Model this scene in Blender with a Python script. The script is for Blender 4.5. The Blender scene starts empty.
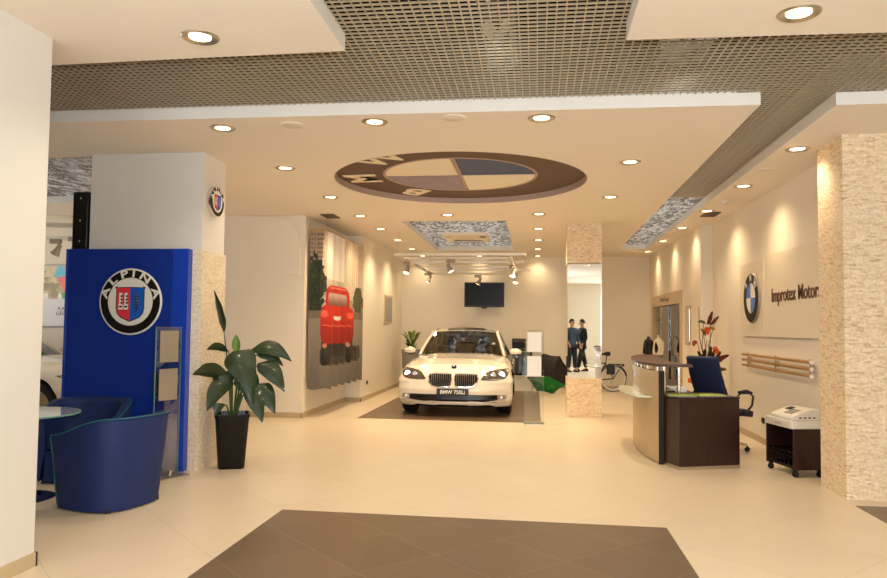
import bpy, bmesh, math, random
from math import sin, cos, pi, radians, sqrt, atan2, tan
from mathutils import Matrix, Vector
from mathutils.bvhtree import BVHTree
random.seed(7)
COL = bpy.context.scene.collection

# ------------------------------------------------------------------ colour + materials
def s2l(c):
    c = c / 255.0
    return c / 12.92 if c <= 0.04045 else ((c + 0.055) / 1.055) ** 2.4
def rgb(r, g, b): return (s2l(r), s2l(g), s2l(b), 1.0)

def mat(name, col, rough=0.5, metal=0.0, var=0.04, vscale=6.0, bump=0.0, bscale=40.0, coat=0.0, spec=0.5, emit=None, estr=0.0, trans=0.0, alpha=1.0, ior=1.45):
    m = bpy.data.materials.new(name); m.use_nodes = True
    nt = m.node_tree; b = nt.nodes['Principled BSDF']
    tc = nt.nodes.new('ShaderNodeTexCoord')
    nz = nt.nodes.new('ShaderNodeTexNoise'); nz.inputs['Scale'].default_value = vscale; nz.inputs['Detail'].default_value = 3
    nt.links.new(tc.outputs['Object'], nz.inputs['Vector'])
    mx = nt.nodes.new('ShaderNodeMix'); mx.data_type = 'RGBA'
    lo = tuple(max(0, c * (1 - var)) for c in col[:3]) + (1,); hi = tuple(min(1, c * (1 + var)) for c in col[:3]) + (1,)
    mx.inputs['A'].default_value = lo; mx.inputs['B'].default_value = hi
    nt.links.new(nz.outputs['Fac'], mx.inputs['Factor']); nt.links.new(mx.outputs['Result'], b.inputs['Base Color'])
    b.inputs['Roughness'].default_value = rough; b.inputs['Metallic'].default_value = metal
    b.inputs['Specular IOR Level'].default_value = spec; b.inputs['Coat Weight'].default_value = coat; b.inputs['Coat Roughness'].default_value = 0.05
    b.inputs['Transmission Weight'].default_value = trans; b.inputs['Alpha'].default_value = alpha; b.inputs['IOR'].default_value = ior
    if emit: b.inputs['Emission Color'].default_value = emit; b.inputs['Emission Strength'].default_value = estr
    if bump:
        n2 = nt.nodes.new('ShaderNodeTexNoise'); n2.inputs['Scale'].default_value = bscale; n2.inputs['Detail'].default_value = 4
        nt.links.new(tc.outputs['Object'], n2.inputs['Vector'])
        bp = nt.nodes.new('ShaderNodeBump'); bp.inputs['Strength'].default_value = bump; bp.inputs['Distance'].default_value = 0.01
        nt.links.new(n2.outputs['Fac'], bp.inputs['Height']); nt.links.new(bp.outputs['Normal'], b.inputs['Normal'])
    return m

def wall_uv(nt, tc):                       # (x + y, z) so that bricks run round a column
    sp = nt.nodes.new('ShaderNodeSeparateXYZ'); nt.links.new(tc.outputs['Object'], sp.inputs[0])
    ad = nt.nodes.new('ShaderNodeMath'); ad.operation = 'ADD'
    nt.links.new(sp.outputs['X'], ad.inputs[0]); nt.links.new(sp.outputs['Y'], ad.inputs[1])
    cb = nt.nodes.new('ShaderNodeCombineXYZ'); nt.links.new(ad.outputs[0], cb.inputs['X']); nt.links.new(sp.outputs['Z'], cb.inputs['Y'])
    return cb.outputs[0]

def mat_stone(name, c1, c2, mortar):
    m = bpy.data.materials.new(name); m.use_nodes = True
    nt = m.node_tree; b = nt.nodes['Principled BSDF']; tc = nt.nodes.new('ShaderNodeTexCoord')
    uv = wall_uv(nt, tc)
    mp = nt.nodes.new('ShaderNodeMapping'); mp.inputs['Scale'].default_value = (18, 62, 1); nt.links.new(uv, mp.inputs['Vector'])
    vo = nt.nodes.new('ShaderNodeTexVoronoi'); vo.voronoi_dimensions = '2D'; vo.distance = 'CHEBYCHEV'; vo.inputs['Scale'].default_value = 1.0; vo.inputs['Randomness'].default_value = 0.85; nt.links.new(mp.outputs[0], vo.inputs['Vector'])
    sc_ = nt.nodes.new('ShaderNodeSeparateColor'); nt.links.new(vo.outputs['Color'], sc_.inputs[0])
    br = nt.nodes.new('ShaderNodeValToRGB'); br.color_ramp.elements[0].color = c2; br.color_ramp.elements[1].color = c1; br.color_ramp.elements[0].position = 0.1; br.color_ramp.elements[1].position = 0.8
    q = br.color_ramp.elements.new(0.0); q.color = mortar
    nt.links.new(sc_.outputs[0], br.inputs['Fac'])
    hs = nt.nodes.new('ShaderNodeMath'); hs.operation = 'MULTIPLY_ADD'; hs.inputs[1].default_value = 0.6; nt.links.new(vo.outputs['Distance'], hs.inputs[0]); nt.links.new(sc_.outputs[1], hs.inputs[2])
    nz = nt.nodes.new('ShaderNodeTexNoise'); nz.inputs['Scale'].default_value = 38; nz.inputs['Detail'].default_value = 5
    nt.links.new(tc.outputs['Object'], nz.inputs['Vector'])
    mx = nt.nodes.new('ShaderNodeMix'); mx.data_type = 'RGBA'; mx.blend_type = 'MULTIPLY'; mx.inputs['Factor'].default_value = 0.5
    rp = nt.nodes.new('ShaderNodeValToRGB'); rp.color_ramp.elements[0].position = 0.3; rp.color_ramp.elements[0].color = (0.62, 0.55, 0.47, 1); rp.color_ramp.elements[1].position = 0.62
    nt.links.new(nz.outputs['Fac'], rp.inputs['Fac'])
    nt.links.new(br.outputs['Color'], mx.inputs['A']); nt.links.new(rp.outputs['Color'], mx.inputs['B'])
    nt.links.new(mx.outputs['Result'], b.inputs['Base Color'])
    sb = nt.nodes.new('ShaderNodeMath'); sb.operation = 'SUBTRACT'
    nt.links.new(nz.outputs['Fac'], sb.inputs[0]); nt.links.new(hs.outputs[0], sb.inputs[1])
    bp = nt.nodes.new('ShaderNodeBump'); bp.inputs['Strength'].default_value = 0.6; bp.inputs['Distance'].default_value = 0.01
    nt.links.new(sb.outputs[0], bp.inputs['Height']); nt.links.new(bp.outputs['Normal'], b.inputs['Normal'])
    b.inputs['Roughness'].default_value = 0.8
    return m

def mat_tile(name, c1, c2, mortar, size, rough, msize=0.004, spec=0.5, big=0.5):
    m = bpy.data.materials.new(name); m.use_nodes = True
    nt = m.node_tree; b = nt.nodes['Principled BSDF']; tc = nt.nodes.new('ShaderNodeTexCoord')
    mp = nt.nodes.new('ShaderNodeMapping'); mp.inputs['Rotation'].default_value = (0, 0, radians(45)); mp.inputs['Location'].default_value = (0.21, 0.1, 0)
    nt.links.new(tc.outputs['Object'], mp.inputs['Vector'])
    br = nt.nodes.new('ShaderNodeTexBrick'); nt.links.new(mp.outputs[0], br.inputs['Vector'])
    br.inputs['Color1'].default_value = c1; br.inputs['Color2'].default_value = c2; br.inputs['Mortar'].default_value = mortar
    br.inputs['Scale'].default_value = 1.0; br.inputs['Brick Width'].default_value = size; br.inputs['Row Height'].default_value = size
    br.inputs['Mortar Size'].default_value = msize; br.inputs['Mortar Smooth'].default_value = 0.1; br.offset = 0.0
    nz = nt.nodes.new('ShaderNodeTexNoise'); nz.inputs['Scale'].default_value = 2.2; nz.inputs['Detail'].default_value = 6
    nt.links.new(tc.outputs['Object'], nz.inputs['Vector'])
    mx = nt.nodes.new('ShaderNodeMix'); mx.data_type = 'RGBA'; mx.blend_type = 'MULTIPLY'; mx.inputs['Factor'].default_value = big
    rp = nt.nodes.new('ShaderNodeValToRGB'); rp.color_ramp.elements[0].position = 0.3; rp.color_ramp.elements[0].color = (0.8, 0.78, 0.74, 1); rp.color_ramp.elements[1].position = 0.7
    nt.links.new(nz.outputs['Fac'], rp.inputs['Fac'])
    nt.links.new(br.outputs['Color'], mx.inputs['A']); nt.links.new(rp.outputs['Color'], mx.inputs['B'])
    nt.links.new(mx.outputs['Result'], b.inputs['Base Color'])
    b.inputs['Roughness'].default_value = rough; b.inputs['Specular IOR Level'].default_value = spec
    return m

def mat_wood(name, c1, c2, rough=0.35):
    m = bpy.data.materials.new(name); m.use_nodes = True
    nt = m.node_tree; b = nt.nodes['Principled BSDF']; tc = nt.nodes.new('ShaderNodeTexCoord')
    mp = nt.nodes.new('ShaderNodeMapping'); mp.inputs['Scale'].default_value = (30, 30, 1.2)
    nt.links.new(tc.outputs['Object'], mp.inputs['Vector'])
    nz = nt.nodes.new('ShaderNodeTexNoise'); nz.inputs['Scale'].default_value = 2.0; nz.inputs['Detail'].default_value = 4
    nt.links.new(mp.outputs[0], nz.inputs['Vector'])
    rp = nt.nodes.new('ShaderNodeValToRGB'); rp.color_ramp.elements[0].position = 0.35; rp.color_ramp.elements[0].color = c1; rp.color_ramp.elements[1].position = 0.7; rp.color_ramp.elements[1].color = c2
    nt.links.new(nz.outputs['Fac'], rp.inputs['Fac']); nt.links.new(rp.outputs['Color'], b.inputs['Base Color'])
    b.inputs['Roughness'].default_value = rough
    return m

def mat_glass(name, tint, fac=0.12, rough=0.02):
    m = bpy.data.materials.new(name); m.use_nodes = True
    nt = m.node_tree; nt.nodes.remove(nt.nodes['Principled BSDF']); out = nt.nodes['Material Output']
    tr = nt.nodes.new('ShaderNodeBsdfTransparent'); gl = nt.nodes.new('ShaderNodeBsdfGlossy'); gl.inputs['Roughness'].default_value = rough
    tc = nt.nodes.new('ShaderNodeTexCoord'); nz = nt.nodes.new('ShaderNodeTexNoise'); nz.inputs['Scale'].default_value = 3
    nt.links.new(tc.outputs['Object'], nz.inputs['Vector'])
    cm = nt.nodes.new('ShaderNodeMix'); cm.data_type = 'RGBA'; cm.inputs['A'].default_value = tint; cm.inputs['B'].default_value = tuple(min(1, c * 1.05) for c in tint[:3]) + (1,)
    nt.links.new(nz.outputs['Fac'], cm.inputs['Factor']); nt.links.new(cm.outputs['Result'], tr.inputs['Color'])
    fr = nt.nodes.new('ShaderNodeFresnel'); fr.inputs['IOR'].default_value = 1.5
    ad = nt.nodes.new('ShaderNodeMath'); ad.operation = 'ADD'; ad.use_clamp = True; ad.inputs[1].default_value = fac
    nt.links.new(fr.outputs[0], ad.inputs[0])
    mx = nt.nodes.new('ShaderNodeMixShader'); nt.links.new(ad.outputs[0], mx.inputs['Fac'])
    nt.links.new(tr.outputs[0], mx.inputs[1]); nt.links.new(gl.outputs[0], mx.inputs[2]); nt.links.new(mx.outputs[0], out.inputs['Surface'])
    return m

def mat_paint(name, rough=0.6, coat=0.0):     # colours come from the mesh's own colour attribute
    m = bpy.data.materials.new(name); m.use_nodes = True
    nt = m.node_tree; b = nt.nodes['Principled BSDF']
    at = nt.nodes.new('ShaderNodeAttribute'); at.attribute_name = 'Col'
    nt.links.new(at.outputs['Color'], b.inputs['Base Color']); b.inputs['Roughness'].default_value = rough; b.inputs['Coat Weight'].default_value = coat
    return m

def mat_glint(name='crinkled_foil', sc=(9, 2.6, 9), lo=(0.02, 0.02, 0.02, 1), p0=0.5):                             # glints painted in: each cell gets its own brightness
    m = bpy.data.materials.new(name); m.use_nodes = True
    nt = m.node_tree; b = nt.nodes['Principled BSDF']; tc = nt.nodes.new('ShaderNodeTexCoord')
    mp = nt.nodes.new('ShaderNodeMapping'); mp.inputs['Scale'].default_value = sc; nt.links.new(tc.outputs['Object'], mp.inputs['Vector'])
    vo = nt.nodes.new('ShaderNodeTexVoronoi'); vo.inputs['Scale'].default_value = 1.0; nt.links.new(mp.outputs[0], vo.inputs['Vector'])
    sp = nt.nodes.new('ShaderNodeSeparateColor'); nt.links.new(vo.outputs['Color'], sp.inputs[0])
    rp = nt.nodes.new('ShaderNodeValToRGB'); e = rp.color_ramp.elements; e[0].position = p0; e[0].color = lo; e[1].position = 0.85; e[1].color = (0.97, 0.99, 1.0, 1)
    nt.links.new(sp.outputs[0], rp.inputs['Fac']); nt.links.new(rp.outputs['Color'], b.inputs['Base Color'])
    b.inputs['Metallic'].default_value = 0.3; b.inputs['Roughness'].default_value = 0.35
    return m
M = {}
def defm(k, *a, **kw): M[k] = mat(k, *a, **kw)
defm('plaster', rgb(238, 229, 212), 0.75, var=0.015, vscale=1.5, spec=0.2)
defm('plaster_grey', rgb(226, 222, 215), 0.75, var=0.015, vscale=1.5, spec=0.2)
defm('ceiling_paint', rgb(240, 230, 216), 0.8, var=0.012, vscale=1.2, spec=0.2)
defm('fascia', rgb(236, 232, 224), 0.7, var=0.02, spec=0.2)
defm('skirting', rgb(196, 176, 140), 0.45)
M['stone'] = mat_stone('split_stone', rgb(246, 226, 194), rgb(232, 206, 168), rgb(214, 184, 144))
M['stone_pale'] = mat_stone('pale_split_stone', rgb(246, 232, 208), rgb(238, 222, 194), rgb(234, 216, 188))
M['tile'] = mat_tile('beige_tile', rgb(222, 206, 182), rgb(218, 202, 177), rgb(200, 183, 157), 0.9, 0.33, 0.003, spec=0.45, big=0.18)
M['tile_dark'] = mat_tile('brown_tile', rgb(112, 92, 70), rgb(103, 84, 63), rgb(136, 116, 92), 0.6, 0.36, 0.0035, spec=0.5, big=0.6)
defm('grid_metal', rgb(196, 180, 154), 0.38, 0.5, var=0.05)
M['grid_silver_glint'] = mat_glint('painted_glint_grid', (20, 7.5, 1), (0.30, 0.29, 0.28, 1), 0.25)  # sparkle painted onto the far grid bars as light and dark patches
defm('plenum', rgb(8, 7, 6), 0.9, var=0.3, vscale=1.0)
M['foil'] = mat_glint()
defm('chrome', rgb(225, 222, 216), 0.12, 1.0)
defm('steel', rgb(196, 188, 174), 0.32, 1.0, bump=0.03, bscale=120)
defm('desk_steel', rgb(198, 180, 146), 0.42, 0.55, var=0.03, bump=0.03, bscale=120)
defm('brass', rgb(205, 166, 112), 0.3, 0.8)
defm('white_metal', rgb(226, 218, 202), 0.4, 0.1)
defm('lamp_grey', rgb(168, 158, 142), 0.45, 0.4)
defm('black_plastic', rgb(22, 20, 20), 0.35)
defm('dark_grey', rgb(52, 48, 46), 0.5)
defm('tv_screen', rgb(14, 12, 12), 0.3, spec=0.25)
defm('rubber', rgb(20, 19, 18), 0.75)
defm('car_paint', rgb(236, 227, 210), 0.22, var=0.01, coat=1.0, spec=0.5)
defm('car_black', rgb(16, 15, 15), 0.25)
defm('headlight', rgb(96, 88, 78), 0.12, 0.3, var=0.3, vscale=14, coat=1.0)
defm('beam', rgb(230, 240, 255), 0.2, emit=(0.75, 0.88, 1.0, 1), estr=3.0)
defm('side_beam', rgb(215, 215, 210), 0.1, 0.8, emit=(0.8, 0.9, 1.0, 1), estr=0.25)
defm('plate_black', rgb(28, 26, 26), 0.4)
defm('letter_white', rgb(235, 235, 232), 0.5)
defm('cream_leather', rgb(120, 98, 72), 0.5)
defm('blue_leather', rgb(30, 46, 98), 0.62, var=0.08, vscale=14, bump=0.12, bscale=90, spec=0.35)
defm('teal_piping', rgb(22, 98, 112), 0.5)
defm('blue_panel', rgb(24, 54, 150), 0.2, var=0.02, coat=0.3)
defm('blue_strip', rgb(28, 66, 184), 0.2, var=0.02, coat=0.3)
defm('blue_fabric', rgb(17, 28, 62), 0.7, bump=0.2, bscale=150)
M['wenge'] = mat_wood('wenge', rgb(32, 14, 11), rgb(54, 25, 19))
M['counter_wood'] = mat_wood('counter_wood', rgb(52, 30, 22), rgb(84, 50, 34), 0.5)
defm('white_plastic', rgb(226, 220, 206), 0.4)
defm('grey_plastic', rgb(150, 146, 138), 0.4)
defm('pot_black', rgb(16, 12, 11), 0.25, spec=0.3)
defm('leaf', rgb(30, 50, 20), 0.42, var=0.35, vscale=9, coat=0.15)
defm('leaf_light', rgb(96, 128, 44), 0.45, var=0.3, vscale=9)
defm('stem', rgb(62, 84, 36), 0.5, var=0.2)
defm('soil', rgb(48, 34, 24), 0.95, var=0.4, vscale=30)
defm('dry_leaf', rgb(118, 44, 18), 0.6, var=0.4, vscale=18)
defm('dry_leaf_green', rgb(58, 56, 26), 0.6, var=0.4, vscale=18)
defm('orange', rgb(226, 106, 24), 0.5, var=0.15)
defm('twig', rgb(120, 76, 44), 0.7, var=0.3)
defm('yellow', rgb(222, 176, 40), 0.5)
defm('logo_black', rgb(26, 22, 21), 0.45, spec=0.3)
defm('logo_white', rgb(240, 238, 230), 0.35)
defm('logo_blue', rgb(30, 112, 216), 0.3, coat=0.3)
defm('logo_red', rgb(232, 62, 72), 0.4)
defm('logo_royal', rgb(28, 96, 200), 0.4)
defm('emblem_brown', rgb(92, 70, 54), 0.6, var=0.08)
defm('emblem_cream', rgb(236, 224, 204), 0.6)
defm('emblem_letter', rgb(240, 226, 200), 0.6)
defm('emblem_rim', rgb(176, 152, 138), 0.6)
defm('sign_white', rgb(230, 218, 196), 0.5, var=0.01)
defm('sign_letter', rgb(86, 50, 36), 0.4)
defm('lens_glow', rgb(255, 240, 210), 0.3, emit=(1.0, 0.74, 0.40, 1), estr=7.0)
defm('lens_soft', rgb(255, 240, 210), 0.3, emit=(1.0, 0.86, 0.55, 1), estr=3.0)
defm('vent', rgb(112, 92, 70), 0.6)
defm('paper', rgb(238, 240, 242), 0.6, var=0.01)
defm('umbrella_black', rgb(30, 25, 26), 0.6)
defm('umbrella_green', rgb(10, 128, 46), 0.6)
defm('umbrella_print', rgb(70, 170, 90), 0.6)
defm('skin', rgb(206, 156, 122), 0.55)
defm('hair', rgb(34, 26, 22), 0.6)
defm('denim', rgb(66, 84, 112), 0.8, bump=0.2, bscale=150)
defm('jeans', rgb(38, 42, 54), 0.8, bump=0.2, bscale=150)
defm('suit', rgb(30, 26, 27), 0.75)
defm('shoe', rgb(20, 17, 16), 0.35)
defm('lime', rgb(150, 176, 40), 0.4, var=0.25, vscale=18)
defm('cabinet_beige', rgb(206, 184, 150), 0.4)
defm('cabinet_dark', rgb(120, 108, 104), 0.5)
defm('mirror_plain', rgb(232, 232, 228), 0.0, 1.0, var=0.0)
defm('dark_metal', rgb(60, 56, 52), 0.4, 0.6)
M['glass'] = mat_glass('clear_glass', (0.93, 0.97, 0.95, 1), 0.03)
M['glass_edge'] = mat('glass_edge', rgb(120, 176, 160), 0.1, var=0.1)
M['glass_green'] = mat_glass('green_glass', (0.62, 0.76, 0.70, 1), 0.10)
M['glass_dark'] = mat_glass('dark_glass', (0.10, 0.15, 0.14, 1), 0.05)
M['glass_car'] = mat_glass('car_glass', (0.30, 0.27, 0.22, 1), 0.05)
defm('table_glass', rgb(186, 196, 192), 0.06, var=0.02, coat=0.6)
defm('frosted_shelf', rgb(206, 216, 190), 0.2, var=0.03, coat=0.4)
M['print'] = mat_paint('printed_fabric', 0.7)
M['print_gloss'] = mat_paint('printed_panel', 0.4, 0.2)
# gradient blue of the ceiling emblem
def mat_sky_print():
    m = mat('sky_print', rgb(70, 84, 120), 0.6, var=0.3, vscale=5)
    return m
M['sky_print'] = mat_sky_print()
defm('sky_print_pale', rgb(150, 138, 152), 0.6, var=0.25, vscale=5)

# ------------------------------------------------------------------ mesh builder
class MB:
    def __init__(s): s.v = []; s.f = []; s.mi = []; s.X = Matrix.Identity(4)
    def add(s, vs, fs, mi=0):
        o = len(s.v); s.v += [s.X @ Vector(p) for p in vs]; s.f += [tuple(i + o for i in q) for q in fs]; s.mi += [mi] * len(fs); return s
    def box(s, x0, x1, y0, y1, z0, z1, mi=0):
        vs = [(x0, y0, z0), (x1, y0, z0), (x1, y1, z0), (x0, y1, z0), (x0, y0, z1), (x1, y0, z1), (x1, y1, z1), (x0, y1, z1)]
        return s.add(vs, [(0, 3, 2, 1), (4, 5, 6, 7), (0, 1, 5, 4), (1, 2, 6, 5), (2, 3, 7, 6), (3, 0, 4, 7)], mi)
    def bar(s, p0, p1, w, h, mi=0, up=(0, 0, 1)):
        a, b = Vector(p0), Vector(p1); d = (b - a).normalized(); u = Vector(up); r = d.cross(u)
        if r.length < 1e-4: r = d.cross(Vector((1, 0, 0)))
        r.normalize(); u = r.cross(d); vs = []
        for p in (a, b):
            for i, j in ((-1, -1), (1, -1), (1, 1), (-1, 1)): vs.append(p + r * (i * w / 2) + u * (j * h / 2))
        return s.add(vs, [(0, 1, 2, 3), (7, 6, 5, 4), (0, 4, 5, 1), (1, 5, 6, 2), (2, 6, 7, 3), (3, 7, 4, 0)], mi)
    def tube(s, pts, r, n=8, closed=False, mi=0, cap=True):
        P = [Vector(p) for p in pts]; k = len(P); R = r if isinstance(r, (list, tuple)) else [r] * k
        prev = None; vs = []
        for i in range(k):
            if closed: t = (P[(i + 1) % k] - P[i - 1])
            else: t = P[min(i + 1, k - 1)] - P[max(i - 1, 0)]
            t.normalize()
            if prev is None:
                a = Vector((0, 0, 1)) if abs(t.z) < 0.9 else Vector((1, 0, 0)); nrm = (a - t * a.dot(t)).normalized()
            else:
                nrm = prev - t * prev.dot(t)
                nrm = nrm.normalized() if nrm.length > 1e-6 else prev
            prev = nrm; bn = t.cross(nrm)
            for j in range(n):
                a = 2 * pi * j / n; vs.append(P[i] + (nrm * cos(a) + bn * sin(a)) * R[i])
        fs = []
        for i in range(k if closed else k - 1):
            i2 = (i + 1) % k
            for j in range(n): fs.append((i * n + j, i * n + (j + 1) % n, i2 * n + (j + 1) % n, i2 * n + j))
        if cap and not closed: fs += [tuple(range(n))[::-1], tuple(range((k - 1) * n, k * n))]
        return s.add(vs, fs, mi)
    def cyl(s, p0, p1, r0, r1=None, n=16, mi=0): return s.tube([p0, p1], [r0, r0 if r1 is None else r1], n, mi=mi)
    def lathe(s, prof, n=24, c=(0, 0, 0), mi=0, closed=False):
        vs = []; fs = []; k = len(prof)
        for r, z in prof:
            for j in range(n): a = 2 * pi * j / n; vs.append((c[0] + r * cos(a), c[1] + r * sin(a), c[2] + z))
        for i in range(k if closed else k - 1):
            i2 = (i + 1) % k
            for j in range(n): fs.append((i * n + j, i * n + (j + 1) % n, i2 * n + (j + 1) % n, i2 * n + j))
        if not closed:
            if prof[0][0] > 1e-5: fs.append(tuple(range(n))[::-1])
            if prof[-1][0] > 1e-5: fs.append(tuple(range((k - 1) * n, k * n)))
        return s.add(vs, fs, mi)
    def prism(s, poly, z0, z1, mi=0):
        n = len(poly); vs = [(x, y, z0) for x, y in poly] + [(x, y, z1) for x, y in poly]
        return s.add(vs, [tuple(range(n))[::-1], tuple(range(n, 2 * n))] + [(i, (i + 1) % n, n + (i + 1) % n, n + i) for i in range(n)], mi)
    def surf(s, nu, nv, fn, mi=0, wrap=False):
        vs = [fn(i / nu, j / nv) for j in range(nv + 1) for i in range(nu + 1)]; w = nu + 1
        return s.add(vs, [(j * w + i, j * w + i + 1, (j + 1) * w + i + 1, (j + 1) * w + i) for j in range(nv) for i in range(nu)], mi)
    def ball(s, c, r, n=12, sc=(1, 1, 1), mi=0):
        k = n // 2; vs = []; fs = []
        for i in range(k + 1):
            t = pi * i / k
            for j in range(n):
                a = 2 * pi * j / n; vs.append((c[0] + r * sc[0] * sin(t) * cos(a), c[1] + r * sc[1] * sin(t) * sin(a), c[2] + r * sc[2] * cos(t)))
        for i in range(k):
            for j in range(n): fs.append((i * n + j, (i + 1) * n + j, (i + 1) * n + (j + 1) % n, i * n + (j + 1) % n))
        return s.add(vs, fs, mi)
    def mesh(s, name, mats):
        me = bpy.data.meshes.new(name); me.from_pydata([tuple(p) for p in s.v], [], s.f)
        for m in mats: me.materials.append(m)
        for p, i in zip(me.polygons, s.mi): p.material_index = i
        bm = bmesh.new(); bm.from_mesh(me)
        bmesh.ops.remove_doubles(bm, verts=bm.verts, dist=1e-5)
        bmesh.ops.recalc_face_normals(bm, faces=bm.faces); bm.to_mesh(me); bm.free()
        return me
    def build(s, name, mats, parent=None, smooth=True, bevel=0, ang=35, sub=0, solid=0):
        if not isinstance(mats, (list, tuple)): mats = [mats]
        return link(name, s.mesh(name, mats), parent, smooth, bevel, ang, sub, solid)

def link(name, me, parent=None, smooth=True, bevel=0, ang=35, sub=0, solid=0):
    if smooth:
        for p in me.polygons: p.use_smooth = True
        me.set_sharp_from_angle(angle=radians(ang))
    o = bpy.data.objects.new(name, me); COL.objects.link(o)
    if parent: o.parent = parent
    if solid: md = o.modifiers.new('solid', 'SOLIDIFY'); md.thickness = solid; md.offset = 0
    if bevel: md = o.modifiers.new('bevel', 'BEVEL'); md.width = bevel; md.segments = 2; md.limit_method = 'ANGLE'; md.angle_limit = radians(40)
    if sub: md = o.modifiers.new('sub', 'SUBSURF'); md.levels = sub; md.render_levels = sub
    return o

def tag(o, label, cat, group=None):
    o['label'] = label; o['category'] = cat
    if group: o['group'] = group
    return o
def thing(name, label, cat, loc=(0, 0, 0), rz=0, group=None, mtx=None):
    o = bpy.data.objects.new(name, None); COL.objects.link(o); o.empty_display_size = 0.1
    if mtx is not None: o.matrix_world = mtx
    else: o.location = loc; o.rotation_euler = (0, 0, rz)
    return tag(o, label, cat, group)
def struct(name, mb, m, smooth=False, **kw):
    o = mb.build(name, m, None, smooth, **kw); o['kind'] = 'structure'; return o
def dup(root, label, loc=None, rz=None, mtx=None, group=None):
    kids = {}
    for o in COL.objects:
        if o.parent: kids.setdefault(o.parent.name, []).append(o)
    def cp(o, par):
        c = o.copy(); COL.objects.link(c)
        if par: c.parent = par
        for ch in kids.get(o.name, []): cp(ch, c)
        return c
    r = cp(root, None); r['label'] = label
    if mtx is not None: r.matrix_world = mtx
    if loc is not None: r.location = loc
    if rz is not None: r.rotation_euler = (0, 0, rz)
    if group: r['group'] = group
    return r
def frame(o, r, u):                      # local x = right, y = up, z = out of the face
    r = Vector(r); u = Vector(u); n = r.cross(u)
    return Matrix(((r.x, u.x, n.x, o[0]), (r.y, u.y, n.y, o[1]), (r.z, u.z, n.z, o[2]), (0, 0, 0, 1)))

def text_obj(name, s, size, m, parent=None, extrude=0.004, mtx=None, bold=0.0, sx=1.0, space=1.0):
    cu = bpy.data.curves.new(name, 'FONT'); cu.body = s; cu.size = size; cu.extrude = extrude; cu.align_x = 'CENTER'; cu.align_y = 'CENTER'
    cu.offset = bold; cu.space_character = space; cu.resolution_u = 3
    t = bpy.data.objects.new('tmp', cu); COL.objects.link(t)
    dg = bpy.context.evaluated_depsgraph_get(); dg.update()
    me = bpy.data.meshes.new_from_object(t.evaluated_get(dg)); bpy.data.objects.remove(t)
    X = (mtx or Matrix.Identity(4)) @ Matrix.Diagonal((sx, 1, 1, 1)); me.transform(X)
    me.materials.clear(); me.materials.append(m); me.name = name
    return link(name, me, parent, smooth=False)

def painted(name, nu, nv, pos, colf, m, parent=None):
    mb = MB(); mb.surf(nu, nv, pos); me = bpy.data.meshes.new(name)
    me.from_pydata([tuple(p) for p in mb.v], [], mb.f)
    at = me.color_attributes.new('Col', 'FLOAT_COLOR', 'POINT')
    i = 0
    for b in range(nv + 1):
        for a in range(nu + 1):
            c = colf(a / nu, b / nv); at.data[i].color = (s2l(c[0]), s2l(c[1]), s2l(c[2]), 1); i += 1
    me.materials.append(m)
    return link(name, me, parent, True)
def lerp(a, b, t): return tuple(x + (y - x) * t for x, y in zip(a, b))
def sst(a, b, x):
    t = max(0, min(1, (x - a) / (b - a))); return t * t * (3 - 2 * t)
def hsh(*a):
    x = sin(sum(v * k for v, k in zip(a, (12.9898, 78.233, 37.719, 4.581)))) * 43758.5453
    return x - math.floor(x)
def vnoise(x, y):
    i, j = math.floor(x), math.floor(y); fx, fy = x - i, y - j; fx = fx * fx * (3 - 2 * fx); fy = fy * fy * (3 - 2 * fy)
    return (hsh(i, j) * (1 - fx) + hsh(i + 1, j) * fx) * (1 - fy) + (hsh(i, j + 1) * (1 - fx) + hsh(i + 1, j + 1) * fx) * fy

# ------------------------------------------------------------------ camera
H = 1.5; F = 717.0
psi, th, roll = math.atan(92.5 / F), radians(2.6), 0.0115
f = Vector((-sin(psi) * cos(th), cos(psi) * cos(th), sin(th)))
r = f.cross(Vector((0, 0, 1))).normalized(); u = r.cross(f)
r2 = r * cos(roll) + u * sin(roll); u2 = u * cos(roll) - r * sin(roll)
cam = bpy.data.objects.new('camera', bpy.data.cameras.new('camera')); COL.objects.link(cam)
cam.matrix_world = Matrix(((r2.x, u2.x, -f.x, 0), (r2.y, u2.y, -f.y, 0), (r2.z, u2.z, -f.z, H), (0, 0, 0, 1)))
cam.data.sensor_width = 36; cam.data.lens = F / 887 * 36; cam.data.shift_y = (294.4 - 289) / 887; cam.data.clip_start = 0.05
bpy.context.scene.camera = cam

# ------------------------------------------------------------------ room shell
CH = 3.3; GZ = 3.4                         # lower ceiling and open grid heights
XL, XR, YB, YF = -10.0, 5.2, 18.25, -4.5
mb = MB(); mb.box(XL, XR, YF, YB + 0.2, -0.1, 0); struct('floor', mb, M['tile'])
def inlay(name, poly):
    mb = MB(); mb.prism(poly, 0.0, 0.003); return struct(name, mb, M['tile_dark'])
inlay('floor_inlay_front', [(-2.035, 2.2), (0.99, 2.2), (0.99, 5.67), (-2.035, 5.69)])
inlay('floor_inlay_right', [(2.74, 3.4), (4.6, 3.4), (4.6, 6.66), (2.74, 6.66)])
inlay('floor_inlay_car', [(-2.88, 11.5), (0.09, 11.5), (0.09, 17.2), (-2.88, 17.2)])

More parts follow.
